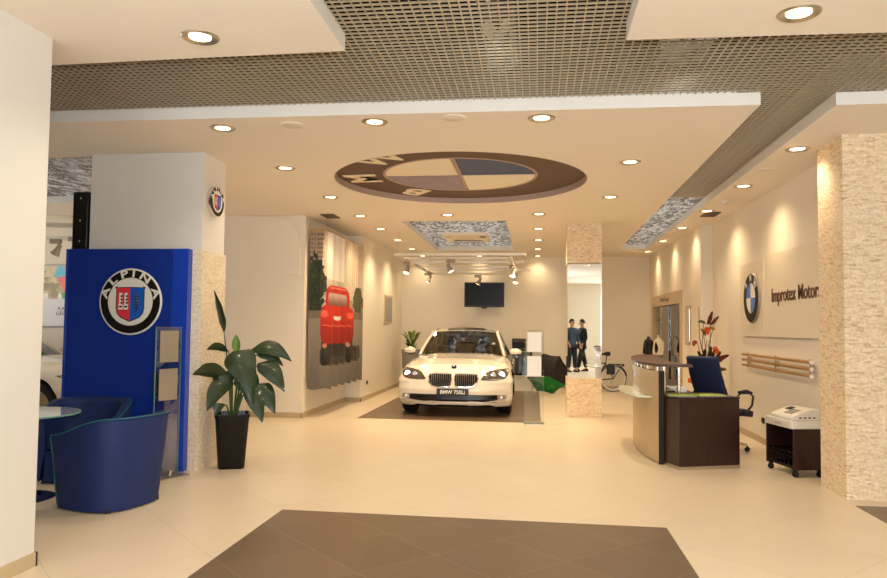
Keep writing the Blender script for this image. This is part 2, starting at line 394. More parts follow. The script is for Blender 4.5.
def ceiling_slab(name, outer, holes, z0, z1, m):
    bm = bmesh.new(); loops = []
    for lp in [outer] + holes:
        vs = [bm.verts.new((x, y, z0)) for x, y in lp]
        es = [bm.edges.new((vs[i], vs[(i + 1) % len(vs)])) for i in range(len(vs))]; loops.append((vs, es))
    bmesh.ops.triangle_fill(bm, use_beauty=True, edges=[e for _, es in loops for e in es])
    for fc in bm.faces:
        if fc.normal.z > 0: fc.normal_flip()
    for vs, es in loops:
        up = [bm.verts.new((v.co.x, v.co.y, z1)) for v in vs]
        for i in range(len(vs)):
            j = (i + 1) % len(vs); q = bm.faces.new((vs[i], vs[j], up[j], up[i])); q.material_index = 1
    me = bpy.data.meshes.new(name); bm.to_mesh(me); bm.free()
    for x in m: me.materials.append(x)
    o = link(name, me, None, False); o['kind'] = 'structure'; return o
EC = (-0.94, 8.78); ER = 1.55
circle = [(EC[0] + ER * cos(2 * pi * i / 96), EC[1] + ER * sin(2 * pi * i / 96)) for i in range(96)]
ceiling_slab('ceiling', [(XL, 5.84), (1.77, 5.92), (1.86, 16.5), (2.45, 16.5), (2.36, 5.98), (XR, 5.95), (XR, YB), (XL, YB)],
             [circle, [(-2.3, 12.05), (-0.51, 12.05), (-0.51, 16.68), (-2.3, 16.68)], [(-9.0, 7.3), (-4.78, 7.15), (-4.78, 9.9), (-9.0, 9.9)]], CH, GZ + 0.02, [M['ceiling_paint'], M['fascia']])
ceiling_slab('ceiling_front_left', [(XL, YF), (-1.25, YF), (-1.25, 4.5), (XL, 4.72)], [], CH, GZ + 0.02, [M['ceiling_paint'], M['fascia']])
ceiling_slab('ceiling_front_right', [(0.55, YF), (XR, YF), (XR, 4.62), (0.55, 4.5)], [], CH, GZ + 0.02, [M['ceiling_paint'], M['fascia']])
mb = MB()
def grid(x0, x1, y0, y1, p=0.0575, w=0.0075, h=0.014):
    i0, i1 = math.ceil(x0 / p), math.floor(x1 / p); j0, j1 = math.ceil(y0 / p), math.floor(y1 / p)
    for i in range(i0, i1 + 1): mb.box(i * p - w / 2, i * p + w / 2, y0, y1, GZ, GZ + h)
    for j in range(j0, j1 + 1): mb.box(x0, x1, j * p - w / 2, j * p + w / 2, GZ + 0.001, GZ + h - 0.001)
def grid_build(name, m):
    me = bpy.data.meshes.new(name); me.from_pydata([tuple(v) for v in mb.v], [], mb.f); me.materials.append(M[m])
    o = link(name, me, None, False); o['kind'] = 'structure'
grid(-6.5, XR, 4.5, 6.0); grid(-1.27, 0.57, 0.6, 4.5); grid(1.70, 2.5, 6.0, 10.6); grid_build('ceiling_grid', 'grid_metal')
mb = MB(); grid(1.78, 2.5, 10.6, 16.52); grid(-2.32, -0.5, 12.03, 16.7); grid(-9.02, -4.76, 7.1, 9.92); grid_build('ceiling_grid_silver_glint', 'grid_silver_glint')  # far bars carry the painted glints
mb = MB(); mb.box(XL, XR, YF, YB + 0.2, 4.25, 4.35); struct('ceiling_upper', mb, M['plenum'])
mb = MB()
for x0, x1, y0, y1 in ((1.6, 2.75, 10.2, 16.8), (-2.45, -0.35, 12.3, 16.9), (-8.5, -4.9, 7.2, 9.9), (-0.42, -0.16, 2.0, 6.1), (0.95, 1.35, 4.4, 6.1)):
    def duct(u_, v_): return (x0 + (x1 - x0) * u_, y0 + (y1 - y0) * v_, 3.72 + 0.03 * sin(u_ * 9 + v_ * 31) + 0.025 * (vnoise(u_ * 14, v_ * 40) - 0.5))
    mb.surf(16, 48, duct)
struct('ceiling_duct_foil', mb, M['foil'], smooth=True)

def wallbox(name, x0, x1, y0, y1, z0=0.0, z1=4.3, m='plaster'):
    mb = MB(); mb.box(x0, x1, y0, y1, z0, z1); return struct(name, mb, M[m])
wallbox('wall_near_left', -3.6, -3.06, YF, 4.13, m='plaster_grey')
wallbox('wall_back', XL, XR, YB, YB + 0.2)
wallbox('wall_front', XL, XR, YF - 0.2, YF)
wallbox('wall_left_outer', XL - 0.2, XL, YF, YB)
wallbox('wall_right_outer', XR, XR + 0.2, YF, 7.47)
wallbox('wall_left_facing', XL, -4.6, 11.3, 11.5)
wallbox('wall_left', -4.6, -3.75, 11.3, 13.95)
wallbox('wall_left_rear', -4.6, -3.44, 13.95, YB)
wallbox('wall_right', 3.0, XR, 7.47, 12.71)
# rear right wall has a niche for the display cabinet
CY0, CY1, CZ1 = 14.3, 17.75, 2.27
mb = MB(); mb.box(2.8, XR, 12.71, CY0, 0, 4.3); mb.box(2.8, XR, CY1, YB, 0, 4.3); mb.box(2.8, XR, CY0, CY1, CZ1, 4.3); mb.box(3.35, XR, CY0, CY1, 0, CZ1)
struct('wall_right_rear', mb, M['plaster'])
for i, (x0, x1, y0, y1) in enumerate(((-9.9, -3.74, 11.285, 11.3), (-3.75, -3.735, 11.285, 13.95), (-3.75, -3.425, 13.935, 13.95), (-3.44, -3.425, 13.935, YB), (2.985, 3.0, 7.48, 12.71), (2.785, 3.0, 12.695, 12.71), (2.785, 2.8, 12.695, CY0 - 0.05), (-3.44, 2.8, YB - 0.015, YB), (-3.06, -3.045, YF, 4.145), (-3.6, -3.045, 4.13, 4.145))):
    mb = MB(); mb.box(x0, x1, y0, y1, 0, 0.085); struct('baseboard_%d' % (i + 1), mb, M['skirting'])
# rounded shallow shape standing in for light reflected on the facing wall
pl = [(-4.7, 2.32), (-3.83, 2.32), (-3.83, 2.86)] + [(-4.33 + 0.5 * cos(a), 2.86 + 0.42 * sin(a)) for a in [pi / 2 * i / 10 for i in range(1, 11)]] + [(-4.7, 3.28)]
mb = MB(); mb.X = Matrix(((1, 0, 0, 0), (0, 0, 1, 0), (0, 1, 0, 0), (0, 0, 0, 1))); mb.prism(pl, 11.265, 11.30); struct('reflection_shape', mb, M['plaster'])
# low box ledge under the hanging banner
# left pillar
mb = MB(); mb.box(-4.72, -3.46, 7.06, 7.60, 2.27, 3.3); struct('column_left_upper', mb, M['plaster_grey'])
mb = MB(); mb.box(-4.70, -3.44, 7.05, 7.62, 0, 2.27); struct('column_left_stone', mb, M['stone_pale'])
mb = MB(); mb.box(2.765, 3.75, 6.89, 7.47, 0, 3.3); struct('column_right_stone', mb, M['stone'])
mb = MB(); mb.box(0.53, 1.11, 12.4, 12.98, 0, 0.665); mb.box(0.53, 1.11, 12.4, 12.98, 2.62, 3.3); mb.box(0.56, 1.08, 12.43, 12.95, 0.66, 2.63); struct('column_mirror_stone', mb, M['stone'])

t = thing('mirror_cladding', 'tall mirror panel wrapped round the middle of the free-standing stone column', 'mirror', (0.82, 12.405, 0.665))
mb = MB(); mb.box(-0.27, 0.27, -0.003, 0.012, 0, 1.955); mb.build('mirror_pane', M['mirror_plain'], t, False)
mb = MB(); mb.box(-0.282, -0.271, 0.0, 0.55, 0, 1.955); mb.build('side_mirror_pane', M['mirror_plain'], t, False)
mb = MB(); mb.box(0.271, 0.287, -0.008, 0.02, 0, 1.955); mb.build('edge_strip', M['chrome'], t, False)

# ------------------------------------------------------------------ ceiling emblem, downlights, vents
def sector(R0, R1, a0, a1, n=24):
    o = [(R1 * cos(a0 + (a1 - a0) * i / n), R1 * sin(a0 + (a1 - a0) * i / n)) for i in range(n + 1)]
    return o + ([(R0 * cos(a1 - (a1 - a0) * i / n), R0 * sin(a1 - (a1 - a0) * i / n)) for i in range(n + 1)] if R0 > 0 else [(0, 0)])
def annulus(mb, R0, R1, z0, z1, n=72): mb.lathe([(R0, z0), (R1, z0), (R1, z1), (R0, z1)], n, closed=True)
em = thing('ceiling_emblem', 'huge round brown and cream emblem with white letters recessed in the ceiling', 'emblem', mtx=frame((EC[0], EC[1], 3.378), (0, -1, 0), (-1, 0, 0)))
mb = MB(); annulus(mb, 1.535, 1.548, -0.01, 0.077, 96); mb.build('recess_rim', M['emblem_rim'], em)
mb = MB(); annulus(mb, 0.95, 1.6, -0.02, 0, 96); mb.build('outer_ring', M['emblem_brown'], em)
mb = MB(); annulus(mb, 0.92, 0.955, -0.02, 0.004, 96); mb.build('inner_rim', M['emblem_rim'], em)
mb = MB(); mb.lathe([(0, -0.03), (0.97, -0.03), (0.97, -0.012), (0, -0.012)], 64); mb.build('backing_disc', M['emblem_rim'], em)
for k, (a0, mk) in enumerate(((0, 'emblem_cream'), (pi / 2, 'sky_print_pale'), (pi, 'emblem_cream'), (3 * pi / 2, 'sky_print'))):
    g = 0.028; cx, cy = g * (1 if k in (0, 3) else -1), g * (1 if k in (0, 1) else -1)
    mb = MB(); mb.prism([(x * 0.90 + cx, y * 0.90 + cy) for x, y in sector(0, 1.0, a0, a0 + pi / 2)], -0.011, 0.0); mb.build('quadrant', M[mk], em)
for ch, ph in (('B', -54), ('M', -3), ('W', 50)):
    a = radians(ph); X = Matrix.Translation((1.23 * sin(a), 1.23 * cos(a), 0.003)) @ Matrix.Rotation(-a, 4, 'Z')
    text_obj('letter', ch, 0.58, M['emblem_letter'], em, 0.003, X, 0.012, 1.1)

DL = {}
def downlight(x, y, label, soft=False):
    if 'a' not in DL:
        t = thing('downlight', label, 'ceiling light', (0, 0, CH))
        mb = MB(); mb.lathe([(0.068, -0.002), (0.105, -0.012), (0.115, -0.006), (0.118, 0.0), (0.066, 0.0)], 28, closed=True); mb.build('trim_ring', M['steel'], t)
        mb = MB(); mb.lathe([(0, -0.006), (0.05, -0.005), (0.069, -0.002)], 24); mb.build('lens', M['lens_glow'], t)
        DL['a'] = t; o = t; o['group'] = 'recessed ceiling downlights'
    else: o = dup(DL['a'], label)
    o.location = (x, y, CH)
    L = bpy.data.lights.new('downlight_beam', 'SPOT'); L.energy = (62 if abs(x) < 2.2 else (27 if x > 2.4 and y < 12 else (15 if x > 2.4 else 46))) if y < 17.2 else 10; L.spot_size = radians(140); L.spot_blend = 1.0; L.shadow_soft_size = 0.08; L.color = (1.0, 0.83, 0.61) if y < 8 else (1.0, 0.75, 0.46)
    if y > 8: L.energy *= 1.8
    lo = bpy.data.objects.new('downlight_beam', L); COL.objects.link(lo); lo.location = (x, y, CH - 0.035)
    return o
ords = ['nearest', 'second nearest', 'third nearest', 'fourth nearest', 'fifth nearest', 'sixth nearest', 'seventh nearest', 'eighth nearest', 'ninth nearest']
rows = [(-2.86, [6.19, 7.85, 9.69, 11.4, 12.96, 14.64, 16.35, 17.95], 'left ceiling row beside the left wall'),
        (-1.42, [6.12, 11.38, 18.0], 'middle ceiling row around the round emblem'),
        (0.04, [6.13, 11.36, 13.04, 14.73, 16.42, 18.0], 'ceiling row passing right of the round emblem'),
        (1.0, [7.85, 9.93], 'ceiling pair just left of the long grid slot'),
        (2.56, [7.41, 9.28, 11.21, 13.07, 14.99, 17.01], 'ceiling row along the right wall')]
downlight(-2.1, 4.19, 'glowing round downlight in the front left ceiling panel')
downlight(1.47, 4.21, 'glowing round downlight in the front right ceiling panel')
for x, ys, nm in rows:
    for k, y in enumerate(ys): downlight(x, y, '%s downlight of the %s' % (ords[k], nm))
DISC = [(-2.18, 6.15, 'flat white disc speaker between the two leftmost front downlights'), (-0.71, 6.06, 'flat white disc speaker in front of the round ceiling emblem'), (2.55, 8.36, 'flat white disc speaker in the right wall ceiling strip')]
first = None
for x, y, lb in DISC:
    if first is None:
        first = thing('ceiling_speaker', lb, 'speaker', (x, y, CH), group='ceiling disc speakers')
        mb = MB(); mb.lathe([(0, -0.012), (0.08, -0.012), (0.09, -0.008)], 28); mb.build('speaker_grille', M['white_metal'], first)
        mb = MB(); mb.lathe([(0.088, -0.006), (0.105, -0.008), (0.11, 0), (0.088, 0)], 28, closed=True); mb.build('speaker_rim', M['ceiling_paint'], first)
    else: dup(first, lb, (x, y, CH))
t = thing('smoke_detector', 'small white smoke detector on the ceiling near the right vent', 'smoke detector', (2.6, 10.35, CH))
mb = MB(); mb.lathe([(0, -0.05), (0.03, -0.048), (0.045, -0.03), (0.05, 0)], 20); mb.build('sensor_dome', M['white_plastic'], t)
mb = MB(); mb.lathe([(0.045, -0.012), (0.062, -0.012), (0.065, 0), (0.045, 0)], 20, closed=True); mb.build('mounting_ring', M['white_plastic'], t)
vf = None
for x, y, lb in ((-3.35, 11.35, 'brown slatted air vent in the ceiling above the hanging banner'), (2.68, 11.5, 'brown slatted air vent in the ceiling by the right wall')):
    if vf is None:
        vf = thing('ceiling_vent', lb, 'vent', (x, y, CH), group='ceiling air vents')
        mb = MB(); mb.box(-0.1, 0.1, -0.2, 0.2, -0.004, 0); mb.build('vent_plate', M['dark_grey'], vf, False)
        mb = MB()
        for k in range(9): mb.box(-0.095, 0.095, -0.185 + k * 0.045, -0.168 + k * 0.045, -0.014, -0.003)
        mb.build('vent_slats', M['vent'], vf, False)
        mb = MB(); mb.box(-0.11, -0.092, -0.21, 0.21, -0.016, 0); mb.box(0.092, 0.11, -0.21, 0.21, -0.016, 0); mb.box(-0.092, 0.092, -0.21, -0.19, -0.016, 0); mb.box(-0.092, 0.092, 0.19, 0.21, -0.016, 0); mb.build('vent_frame', M['vent'], vf, False)
    else: dup(vf, lb, (x, y, CH))
t = thing('air_conditioner_cassette', 'cream ceiling cassette air conditioner set in the rear grid panel', 'air conditioner', (-1.43, 14.75, 3.345))
mb = MB(); mb.box(-0.47, 0.47, -0.6, 0.6, 0, 0.05); mb.build('cassette_panel', M['plaster'], t, True, bevel=0.01)
mb = MB(); mb.box(-0.3, 0.3, 0.35, 0.44, -0.006, 0.01); mb.build('air_slot', M['dark_grey'], t, False)
mb = MB(); mb.lathe([(0, -0.01), (0.07, -0.008), (0.08, 0.0)], 20, (0.35, -0.2, 0)); mb.build('sensor_knob', M['dark_metal'], t)
mb = MB(); mb.lathe([(0, -0.008), (0.06, -0.006), (0.07, 0.0)], 20, (-0.35, -0.2, 0)); mb.build('intake_disc', M['lamp_grey'], t)

# ------------------------------------------------------------------ track lighting
def spotlight(loc, rz, label, tilt=0.5, gr='track spotlights'):
    if 's' not in DL:
        t = thing('track_spotlight', label, 'spotlight', loc, rz, gr)
        mb = MB(); mb.box(-0.085, 0.085, -0.03, 0.03, -0.075, -0.01); mb.build('driver_box', M['lamp_grey'], t, True, bevel=0.006)
        mb = MB(); mb.cyl((0.04, 0, -0.07), (0.04, 0, -0.13), 0.012, n=10); mb.tube([(0.04, -0.055, -0.13), (0.04, -0.055, -0.16)], 0.006); mb.bar((0.04, -0.055, -0.13), (0.04, 0.055, -0.13), 0.012, 0.01); mb.tube([(0.04, 0.055, -0.13), (0.04, 0.055, -0.16)], 0.006); mb.build('swivel_arm', M['lamp_grey'], t)
        mb = MB(); mb.X = Matrix.Translation((0.04, 0, -0.15)) @ Matrix.Rotation(tilt, 4, 'Y')
        mb.lathe([(0.02, 0.07), (0.034, 0.05), (0.036, 0.0), (0.062, -0.08), (0.07, -0.105), (0.064, -0.105), (0.05, -0.06), (0.0, -0.055)], 20); sh = mb.build('lamp_shade', M['lamp_grey'], t)
        mb = MB(); mb.X = Matrix.Translation((0.04, 0, -0.15)) @ Matrix.Rotation(tilt, 4, 'Y')
        mb.lathe([(0, -0.098), (0.055, -0.098), (0.06, -0.094)], 18); mb.build('bulb', M['lens_soft'], sh)
        DL['s'] = t; return t
    return dup(DL['s'], label, loc, rz, group=gr)
t = thing('track_rail_frame', 'suspended white rail lighting frame hung above the front of the white sedan', 'lighting track', (0, 0, 2.82))
rz_ = 0.0
RY = [12.9, 14.4, 15.6, 16.4, 17.6]
for y, x1, w in zip(RY, (-0.2, -0.2, -0.5, -0.12, -0.46), (0.06, 0.03, 0.025, 0.03, 0.05)):
    mb = MB(); mb.bar((-2.56 - (0.03 if y > 17 else 0), y, 0), (x1, y, 0), w, 0.045); mb.build('cross_rail', M['white_metal'], t, False)
for x in (-2.56, -0.48):
    mb = MB(); mb.bar((x, 12.9, -0.005), (x, 17.6, -0.005), 0.05, 0.045); mb.build('long_rail', M['white_metal'], t, False)
mb = MB(); mb.bar((-0.2, 12.9, 0), (-0.2, 14.4, 0), 0.03, 0.04); mb.build('end_rail', M['white_metal'], t, False)
for x in (-2.56, -0.48):
    for y in (13.2, 17.2):
        mb = MB(); mb.cyl((x, y, 0), (x, y, CH - 2.82), 0.005, n=6); mb.build('suspension_wire', M['steel'], t)
SP = [(-2.56, 14.0, 1.2, 'track spotlight on the near left corner of the hanging rail frame'), (-2.56, 16.9, 0.4, 'track spotlight on the far left corner of the hanging rail frame'), (-1.62, 13.6, 2.8, 'track spotlight centred on the near rails of the hanging frame'),
      (-1.42, 17.6, 0.2, 'track spotlight over the television on the far rail'), (-0.48, 14.9, 1.0, 'larger track spotlight on the right rail near the frame end'), (-0.48, 17.0, 1.2, 'track spotlight on the far right corner of the hanging rail frame')]
for i, (x, y, a, lb) in enumerate(SP):
    spotlight((x, y, 2.80), a, lb)
mb = MB(); mb.bar((-2.56, 13.6, 2.82), (-0.48, 13.6, 2.82), 0.025, 0.03); mb.build('cross_rail', M['white_metal'], None, False).parent = t
COL.objects[-1].location = (0, 0, -2.82)
# left rear room track
t = thing('wall_track_rail', 'white rail lighting track hung in the far left room beyond the pillar', 'lighting track', (0, 0, 2.78))
mb = MB(); mb.bar((-9.0, 9.95, 0), (-5.6, 9.95, 0), 0.05, 0.04); mb.build('cross_rail', M['white_metal'], t, False)
mb = MB(); mb.bar((-8.2, 9.2, 0.13), (-5.4, 9.9, 0.13), 0.07, 0.06); mb.build('diagonal_rail', M['white_metal'], t, False)
mb = MB(); mb.bar((-6.9, 9.0, 0.17), (-5.2, 9.3, 0.17), 0.05, 0.05); mb.build('diagonal_rail', M['white_metal'], t, False)
for x in (-8.6, -6.5):
    mb = MB(); mb.cyl((x, 9.95, 0), (x, 9.95, 0.56), 0.006, n=6); mb.build('suspension_wire', M['steel'], t)
spotlight((-7.20, 9.95, 2.765), 0.1, 'grey track spotlight left of the wall screen in the far left room', gr='spotlights on the far left track')
spotlight((-6.90, 9.95, 2.80), 0.1, 'grey track spotlight partly behind the black wall screen at left', gr='spotlights on the far left track')
DL['s'].scale = (1, 1, 1)

# ------------------------------------------------------------------ logos
def bmw_roundel(root, R, d=0.03):
    mb = MB(); mb.lathe([(0, 0), (R, 0), (R, d * 0.6), (R * 0.97, d), (0, d)], 48); mb.build('roundel_disc', M['lamp_grey'], root)
    mb = MB(); annulus(mb, 0.62 * R, 0.955 * R, d, d + 0.004, 64); mb.build('roundel_ring', M['logo_black'], root)
    for k in range(4):
        mb = MB(); mb.prism([(x, y) for x, y in sector(0, 0.585 * R, k * pi / 2, (k + 1) * pi / 2)], d, d + 0.004); mb.build('quadrant', M['logo_white' if k in (0, 2) else 'logo_blue'], root)
    for ch, ph in (('B', -48), ('M', 0), ('W', 48)):
        a = radians(ph); X = Matrix.Translation((0.785 * R * sin(a), 0.785 * R * cos(a), d + 0.005)) @ Matrix.Rotation(-a, 4, 'Z')
        text_obj('letter', ch, 0.36 * R, M['logo_white'], root, 0.002, X, 0.006 * R, 1.0)
def alpina_logo(root, R, d=0.012, rim='logo_white'):
    mb = MB(); mb.lathe([(0, 0), (R, 0), (R, d * 0.7), (R * 0.985, d), (0, d)], 56); mb.build('emblem_disc', M[rim], root)
    mb = MB(); annulus(mb, 0.72 * R, 0.95 * R, d, d + 0.002, 64); mb.build('emblem_ring', M['logo_black'], root)
    mb = MB(); mb.lathe([(0, d), (0.70 * R, d), (0.70 * R, d + 0.002), (0, d + 0.002)], 48); mb.build('centre_disc', M['logo_white'], root)
    z = d + 0.002
    left = [(0, 0.42), (0, -0.58), (-0.12, -0.53), (-0.30, -0.45), (-0.40, -0.33), (-0.43, -0.18), (-0.43, 0.34), (-0.46, 0.40), (-0.40, 0.44), (-0.36, 0.41)]
    sh = [(x * R, y * R) for x, y in left]
    ol = MB(); big = [(x * 1.06, y * 1.05) for x, y in sh]; ol.prism(big, z, z + 0.0012); ol.prism([(-x, y) for x, y in big][::-1], z, z + 0.0012); ol.build('shield_outline', M['logo_black'], root)
    mb = MB(); mb.prism(sh, z, z + 0.0024); rd = mb.build('shield_half', M['logo_red'], root); rd['label'] = 'red half of the shield'
    mb = MB(); mb.prism([(-x, y) for x, y in sh][::-1], z, z + 0.0024); bl = mb.build('shield_half', M['logo_royal'], root); bl['label'] = 'blue half of the shield'
    z += 0.0024; mb = MB()
    for cx in (-0.30, -0.13):
        mb.prism([((cx + dx) * R, dy * R) for dx, dy in ((-0.05, 0.26), (0.05, 0.26), (0.05, -0.06), (0.07, -0.1), (0.07, -0.24), (-0.07, -0.24), (-0.07, -0.1), (-0.05, -0.06))], z, z + 0.0012, 0)
        for k in range(3): mb.prism([((cx + dx) * R, (dy + 0.16 - k * 0.1) * R) for dx, dy in ((0.0, 0.03), (0.05, 0.03), (0.05, -0.03), (0.0, -0.03))], z, z + 0.0018, 1)
        mb.prism([((cx + dx) * R, dy * R) for dx, dy in ((-0.06, -0.13), (0.06, -0.13), (0.03, -0.18), (-0.03, -0.18))], z, z + 0.0018, 1)
    mb.build('intake_motif', [M['logo_white'], M['logo_black']], rd)
    mb = MB()
    mb.prism([((0.22 + dx) * R, dy * R) for dx, dy in ((-0.014, 0.3), (0.014, 0.3), (0.014, -0.32), (-0.014, -0.32))], z, z + 0.001)
    for k in range(6):
        w = (0.05, 0.09, 0.1, 0.1, 0.09, 0.06)[k]; y = 0.2 - k * 0.085
        mb.prism([((0.22 + dx * w) * R, (y + dy) * R) for dx, dy in ((-1, 0.025), (1, 0.012), (1, -0.025), (-1, -0.012))], z, z + 0.0014)
    mb.build('crankshaft_motif', M['steel'], bl)
    for ch, ph, w in (('A', -72, 1.3), ('L', -43, 1.3), ('P', -15, 1.3), ('I', 6, 1.2), ('N', 30, 1.3), ('A', 72, 1.3)):
        if ch == 'N': ph = 33
        a = radians(ph); X = Matrix.Translation((0.835 * R * sin(a), 0.835 * R * cos(a), d + 0.003)) @ Matrix.Rotation(-a, 4, 'Z')
        text_obj('letter', ch, 0.30 * R, M['logo_white'], root, 0.001, X, 0.010 * R, w * 1.2)

# ------------------------------------------------------------------ blue display panel, left column things
t = thing('blue_display_panel', 'tall glossy royal blue display panel standing against the left pillar', 'display panel', (-4.22, 7.0, 0))
mb = MB(); mb.box(-0.66, 0.5, -0.04, 0.03, 0, 2.275); mb.build('main_board', M['blue_panel'], t, True, bevel=0.004)
mb = MB(); mb.box(0.503, 0.675, -0.045, 0.045, 0, 2.275); mb.build('edge_strip', M['blue_strip'], t, True, bevel=0.004)
mb = MB(); mb.box(-0.69, -0.663, -0.045, 0.03, 0, 2.275); mb.build('edge_strip', M['blue_strip'], t, True, bevel=0.004)
lg = thing('shield_emblem', 'round black and white emblem with red and blue shield on the blue panel', 'emblem', mtx=frame((-4.165, 6.957, 1.725), (1, 0, 0), (0, 0, 1)))
alpina_logo(lg, 0.345)
lc = thing('wall_disc_emblem', 'small chrome-rimmed round shield emblem high on the white pillar side', 'emblem', mtx=frame((-3.459, 7.30, 2.82), (0, 1, 0), (0, 0, 1)))
alpina_logo(lc, 0.165, 0.05, 'chrome')
t = thing('wall_screen', 'black flat wall screen seen edge-on beside the white left pillar', 'television', (-4.80, 7.36, 2.59), 0)
mb = MB(); mb.box(-0.12, 0.055, -0.31, 0.31, -0.31, 0.31); mb.build('screen_casing', M['black_plastic'], t, True, bevel=0.012)
mb = MB(); mb.box(-0.125, -0.119, -0.28, 0.28, -0.28, 0.28); mb.build('screen_glass', M['tv_screen'], t, False)
mb = MB()
for z in (-0.22, 0, 0.24): mb.X = Matrix.Translation((-0.03, -0.309, z)); mb.ball((0, 0, 0), 0.012, 10, (1, 0.5, 1))
mb.build('casing_screws', M['grey_plastic'], t)
mb = MB(); mb.box(0.054, 0.082, -0.1, 0.1, -0.1, 0.1); mb.build('wall_bracket', M['dark_metal'], t, False)

# glass brochure stands
def brochure_stand(loc, rz, label, sheets=True):
    t = thing('brochure_stand', label, 'brochure stand', loc, rz, 'glass brochure stands')
    mb = MB(); mb.box(-0.16, 0.16, -0.17, 0.17, 0, 0.012); mb.build('base_plate', M['steel'], t, True, bevel=0.002)
    mb = MB(); mb.box(-0.15, 0.15, -0.006, 0.006, 0.013, 1.47); mb.build('glass_plate', M['glass'], t, False)
    mb = MB(); mb.box(-0.153, -0.15, -0.006, 0.006, 0.013, 1.47); mb.box(0.15, 0.153, -0.006, 0.006, 0.013, 1.47); mb.build('glass_edge', M['glass_edge' if not sheets else 'glass'], t, False)
    for z0 in (0.745, 1.12):
        mb = MB(); mb.box(-0.11, 0.11, -0.014, -0.008, z0, z0 + 0.31); h_ = mb.build('brochure_holder', M['lamp_grey'], t, False)
        if sheets: mb = MB(); mb.box(-0.11, 0.11, -0.018, -0.0145, z0, z0 + 0.31); mb.build('sheet', M['paper'], h_, False)
    if sheets: mb = MB(); mb.box(-0.15, 0.15, -0.045, -0.007, 0.735, 0.742); mb.build('shelf_lip', M['white_metal'], t, False)
    mb = MB(); mb.box(-0.11, -0.105, 0.007, 0.07, 0.78, 1.02); mb.box(0.105, 0.11, 0.007, 0.07, 0.78, 1.02); mb.box(-0.11, 0.11, 0.066, 0.07, 0.78, 1.02); mb.box(-0.11, 0.11, 0.007, 0.07, 0.775, 0.78); mb.build('acrylic_pocket', M['glass'], t, False)
    mb = MB(); mb.cyl((-0.06, 0.0, 0.012), (-0.06, 0.0, 0.05), 0.016, n=12); mb.cyl((0.06, 0.0, 0.012), (0.06, 0.0, 0.05), 0.016, n=12); mb.build('foot_clamps', M['chrome'], t)
    return t
brochure_stand((-0.02, 11.42, 0.003), radians(3), 'glass stand with two white brochure sheets beside the white sedan')
brochure_stand((-3.62, 6.74, 0), radians(68), 'glass stand with empty grey brochure holders seen edge-on before the blue panel', False)

# ------------------------------------------------------------------ tub chairs and glass table
def tub_chair(loc, rz, label):
    t = thing('tub_chair', label, 'armchair', loc, rz, 'blue leather tub chairs')
    N = 40; A = radians(128)
    def plan(a, rr):                    # rounded square, open side towards +x
        c, s_ = cos(a), sin(a); k = (abs(c) ** 3.2 + abs(s_) ** 3.2) ** (-1 / 3.2)
        return (-c * rr * k, s_ * rr * k)
    def top(a): 
        q = abs(a) / A
        return 0.75 - 0.15 * sst(0.35, 1.0, q)
    rings = []
    for i in range(N + 1):
        a = -A + 2 * A * i / N; h = top(a)
        pr = [(0.335, 0.012), (0.352, 0.2), (0.372, 0.42), (0.392, h - 0.03), (0.385, h - 0.006), (0.372, h), (0.335, h - 0.004), (0.315, h - 0.02), (0.305, h - 0.06), (0.295, 0.42), (0.29, 0.30)]
        rings.append([plan(a, r_) + (z,) for r_, z in pr])
    mb = MB(); k = len(rings[0]); vs = [p for rg in rings for p in rg]; fs = []
    for i in range(N):
        for j in range(k - 1): fs.append((i * k + j, i * k + j + 1, (i + 1) * k + j + 1, (i + 1) * k + j))
        fs.append((i * k + k - 1, i * k, (i + 1) * k, (i + 1) * k + k - 1))
    fs += [tuple(range(k)), tuple(range(N * k, N * k + k))[::-1]]
    mb.add(vs, fs); mb.build('shell', M['blue_leather'], t, True, ang=50)
    pp = [plan(-A + 2 * A * i / N, 0.390) + (top(-A + 2 * A * i / N) - 0.006,) for i in range(N + 1)]
    pi2 = [plan(-A, r_) + (z,) for r_, z in ((0.337, 0.03), (0.355, 0.2), (0.375, 0.42), (0.394, 0.57))]; pi3 = [plan(A, r_) + (z,) for r_, z in ((0.394, 0.57), (0.375, 0.42), (0.355, 0.2), (0.337, 0.03))]
    mb = MB(); mb.tube(pi2 + pp + pi3, 0.006, 6); mb.build('piping', M['teal_piping'], t)
    def cush(rr, z0, z1, x1, name):
        pts = [plan(-2.3 + 4.6 * i / 30, rr) for i in range(31)]
        pts = [(min(x, x1), y) for x, y in pts]
        mb = MB(); mb.prism(pts, z0, z1); return mb.build(name, M['blue_leather'], t, True, bevel=0.025 if name == 'seat_cushion' else 0.008)
    cush(0.296, 0.31, 0.44, 0.33, 'seat_cushion'); cush(0.30, 0.014, 0.305, 0.27, 'seat_base')
    for x, y in ((-0.26, -0.26), (-0.26, 0.26), (0.2, -0.26), (0.2, 0.26)):
        mb = MB(); mb.cyl((x, y, 0), (x, y, 0.04), 0.022, n=12); mb.build('foot', M['black_plastic'], t)
    return t
tc_ = tub_chair((-3.53, 5.66, 0), radians(166), 'blue leather tub chair seen from behind in front of the blue panel')
tc2 = dup(tc_, 'blue leather tub chair pushed against the blue panel behind the glass table', (-4.32, 6.47, 0), radians(-78))
t = thing('glass_table', 'round glass-topped table with chrome disc base between the tub chairs', 'table', (-4.36, 5.66, 0))
mb = MB(); mb.lathe([(0, 0.715), (0.455, 0.715), (0.46, 0.721), (0.455, 0.727), (0, 0.727)], 56); mb.build('tabletop', M['table_glass'], t)
mb = MB(); mb.lathe([(0.4585, 0.714), (0.463, 0.716), (0.463, 0.726), (0.4585, 0.728)], 56, closed=True); mb.build('tabletop_edge', M['glass_edge'], t)
mb = MB(); mb.lathe([(0.0, 0), (0.29, 0), (0.29, 0.008), (0.12, 0.022), (0.04, 0.03), (0, 0.03)], 40); mb.build('base', M['chrome'], t)
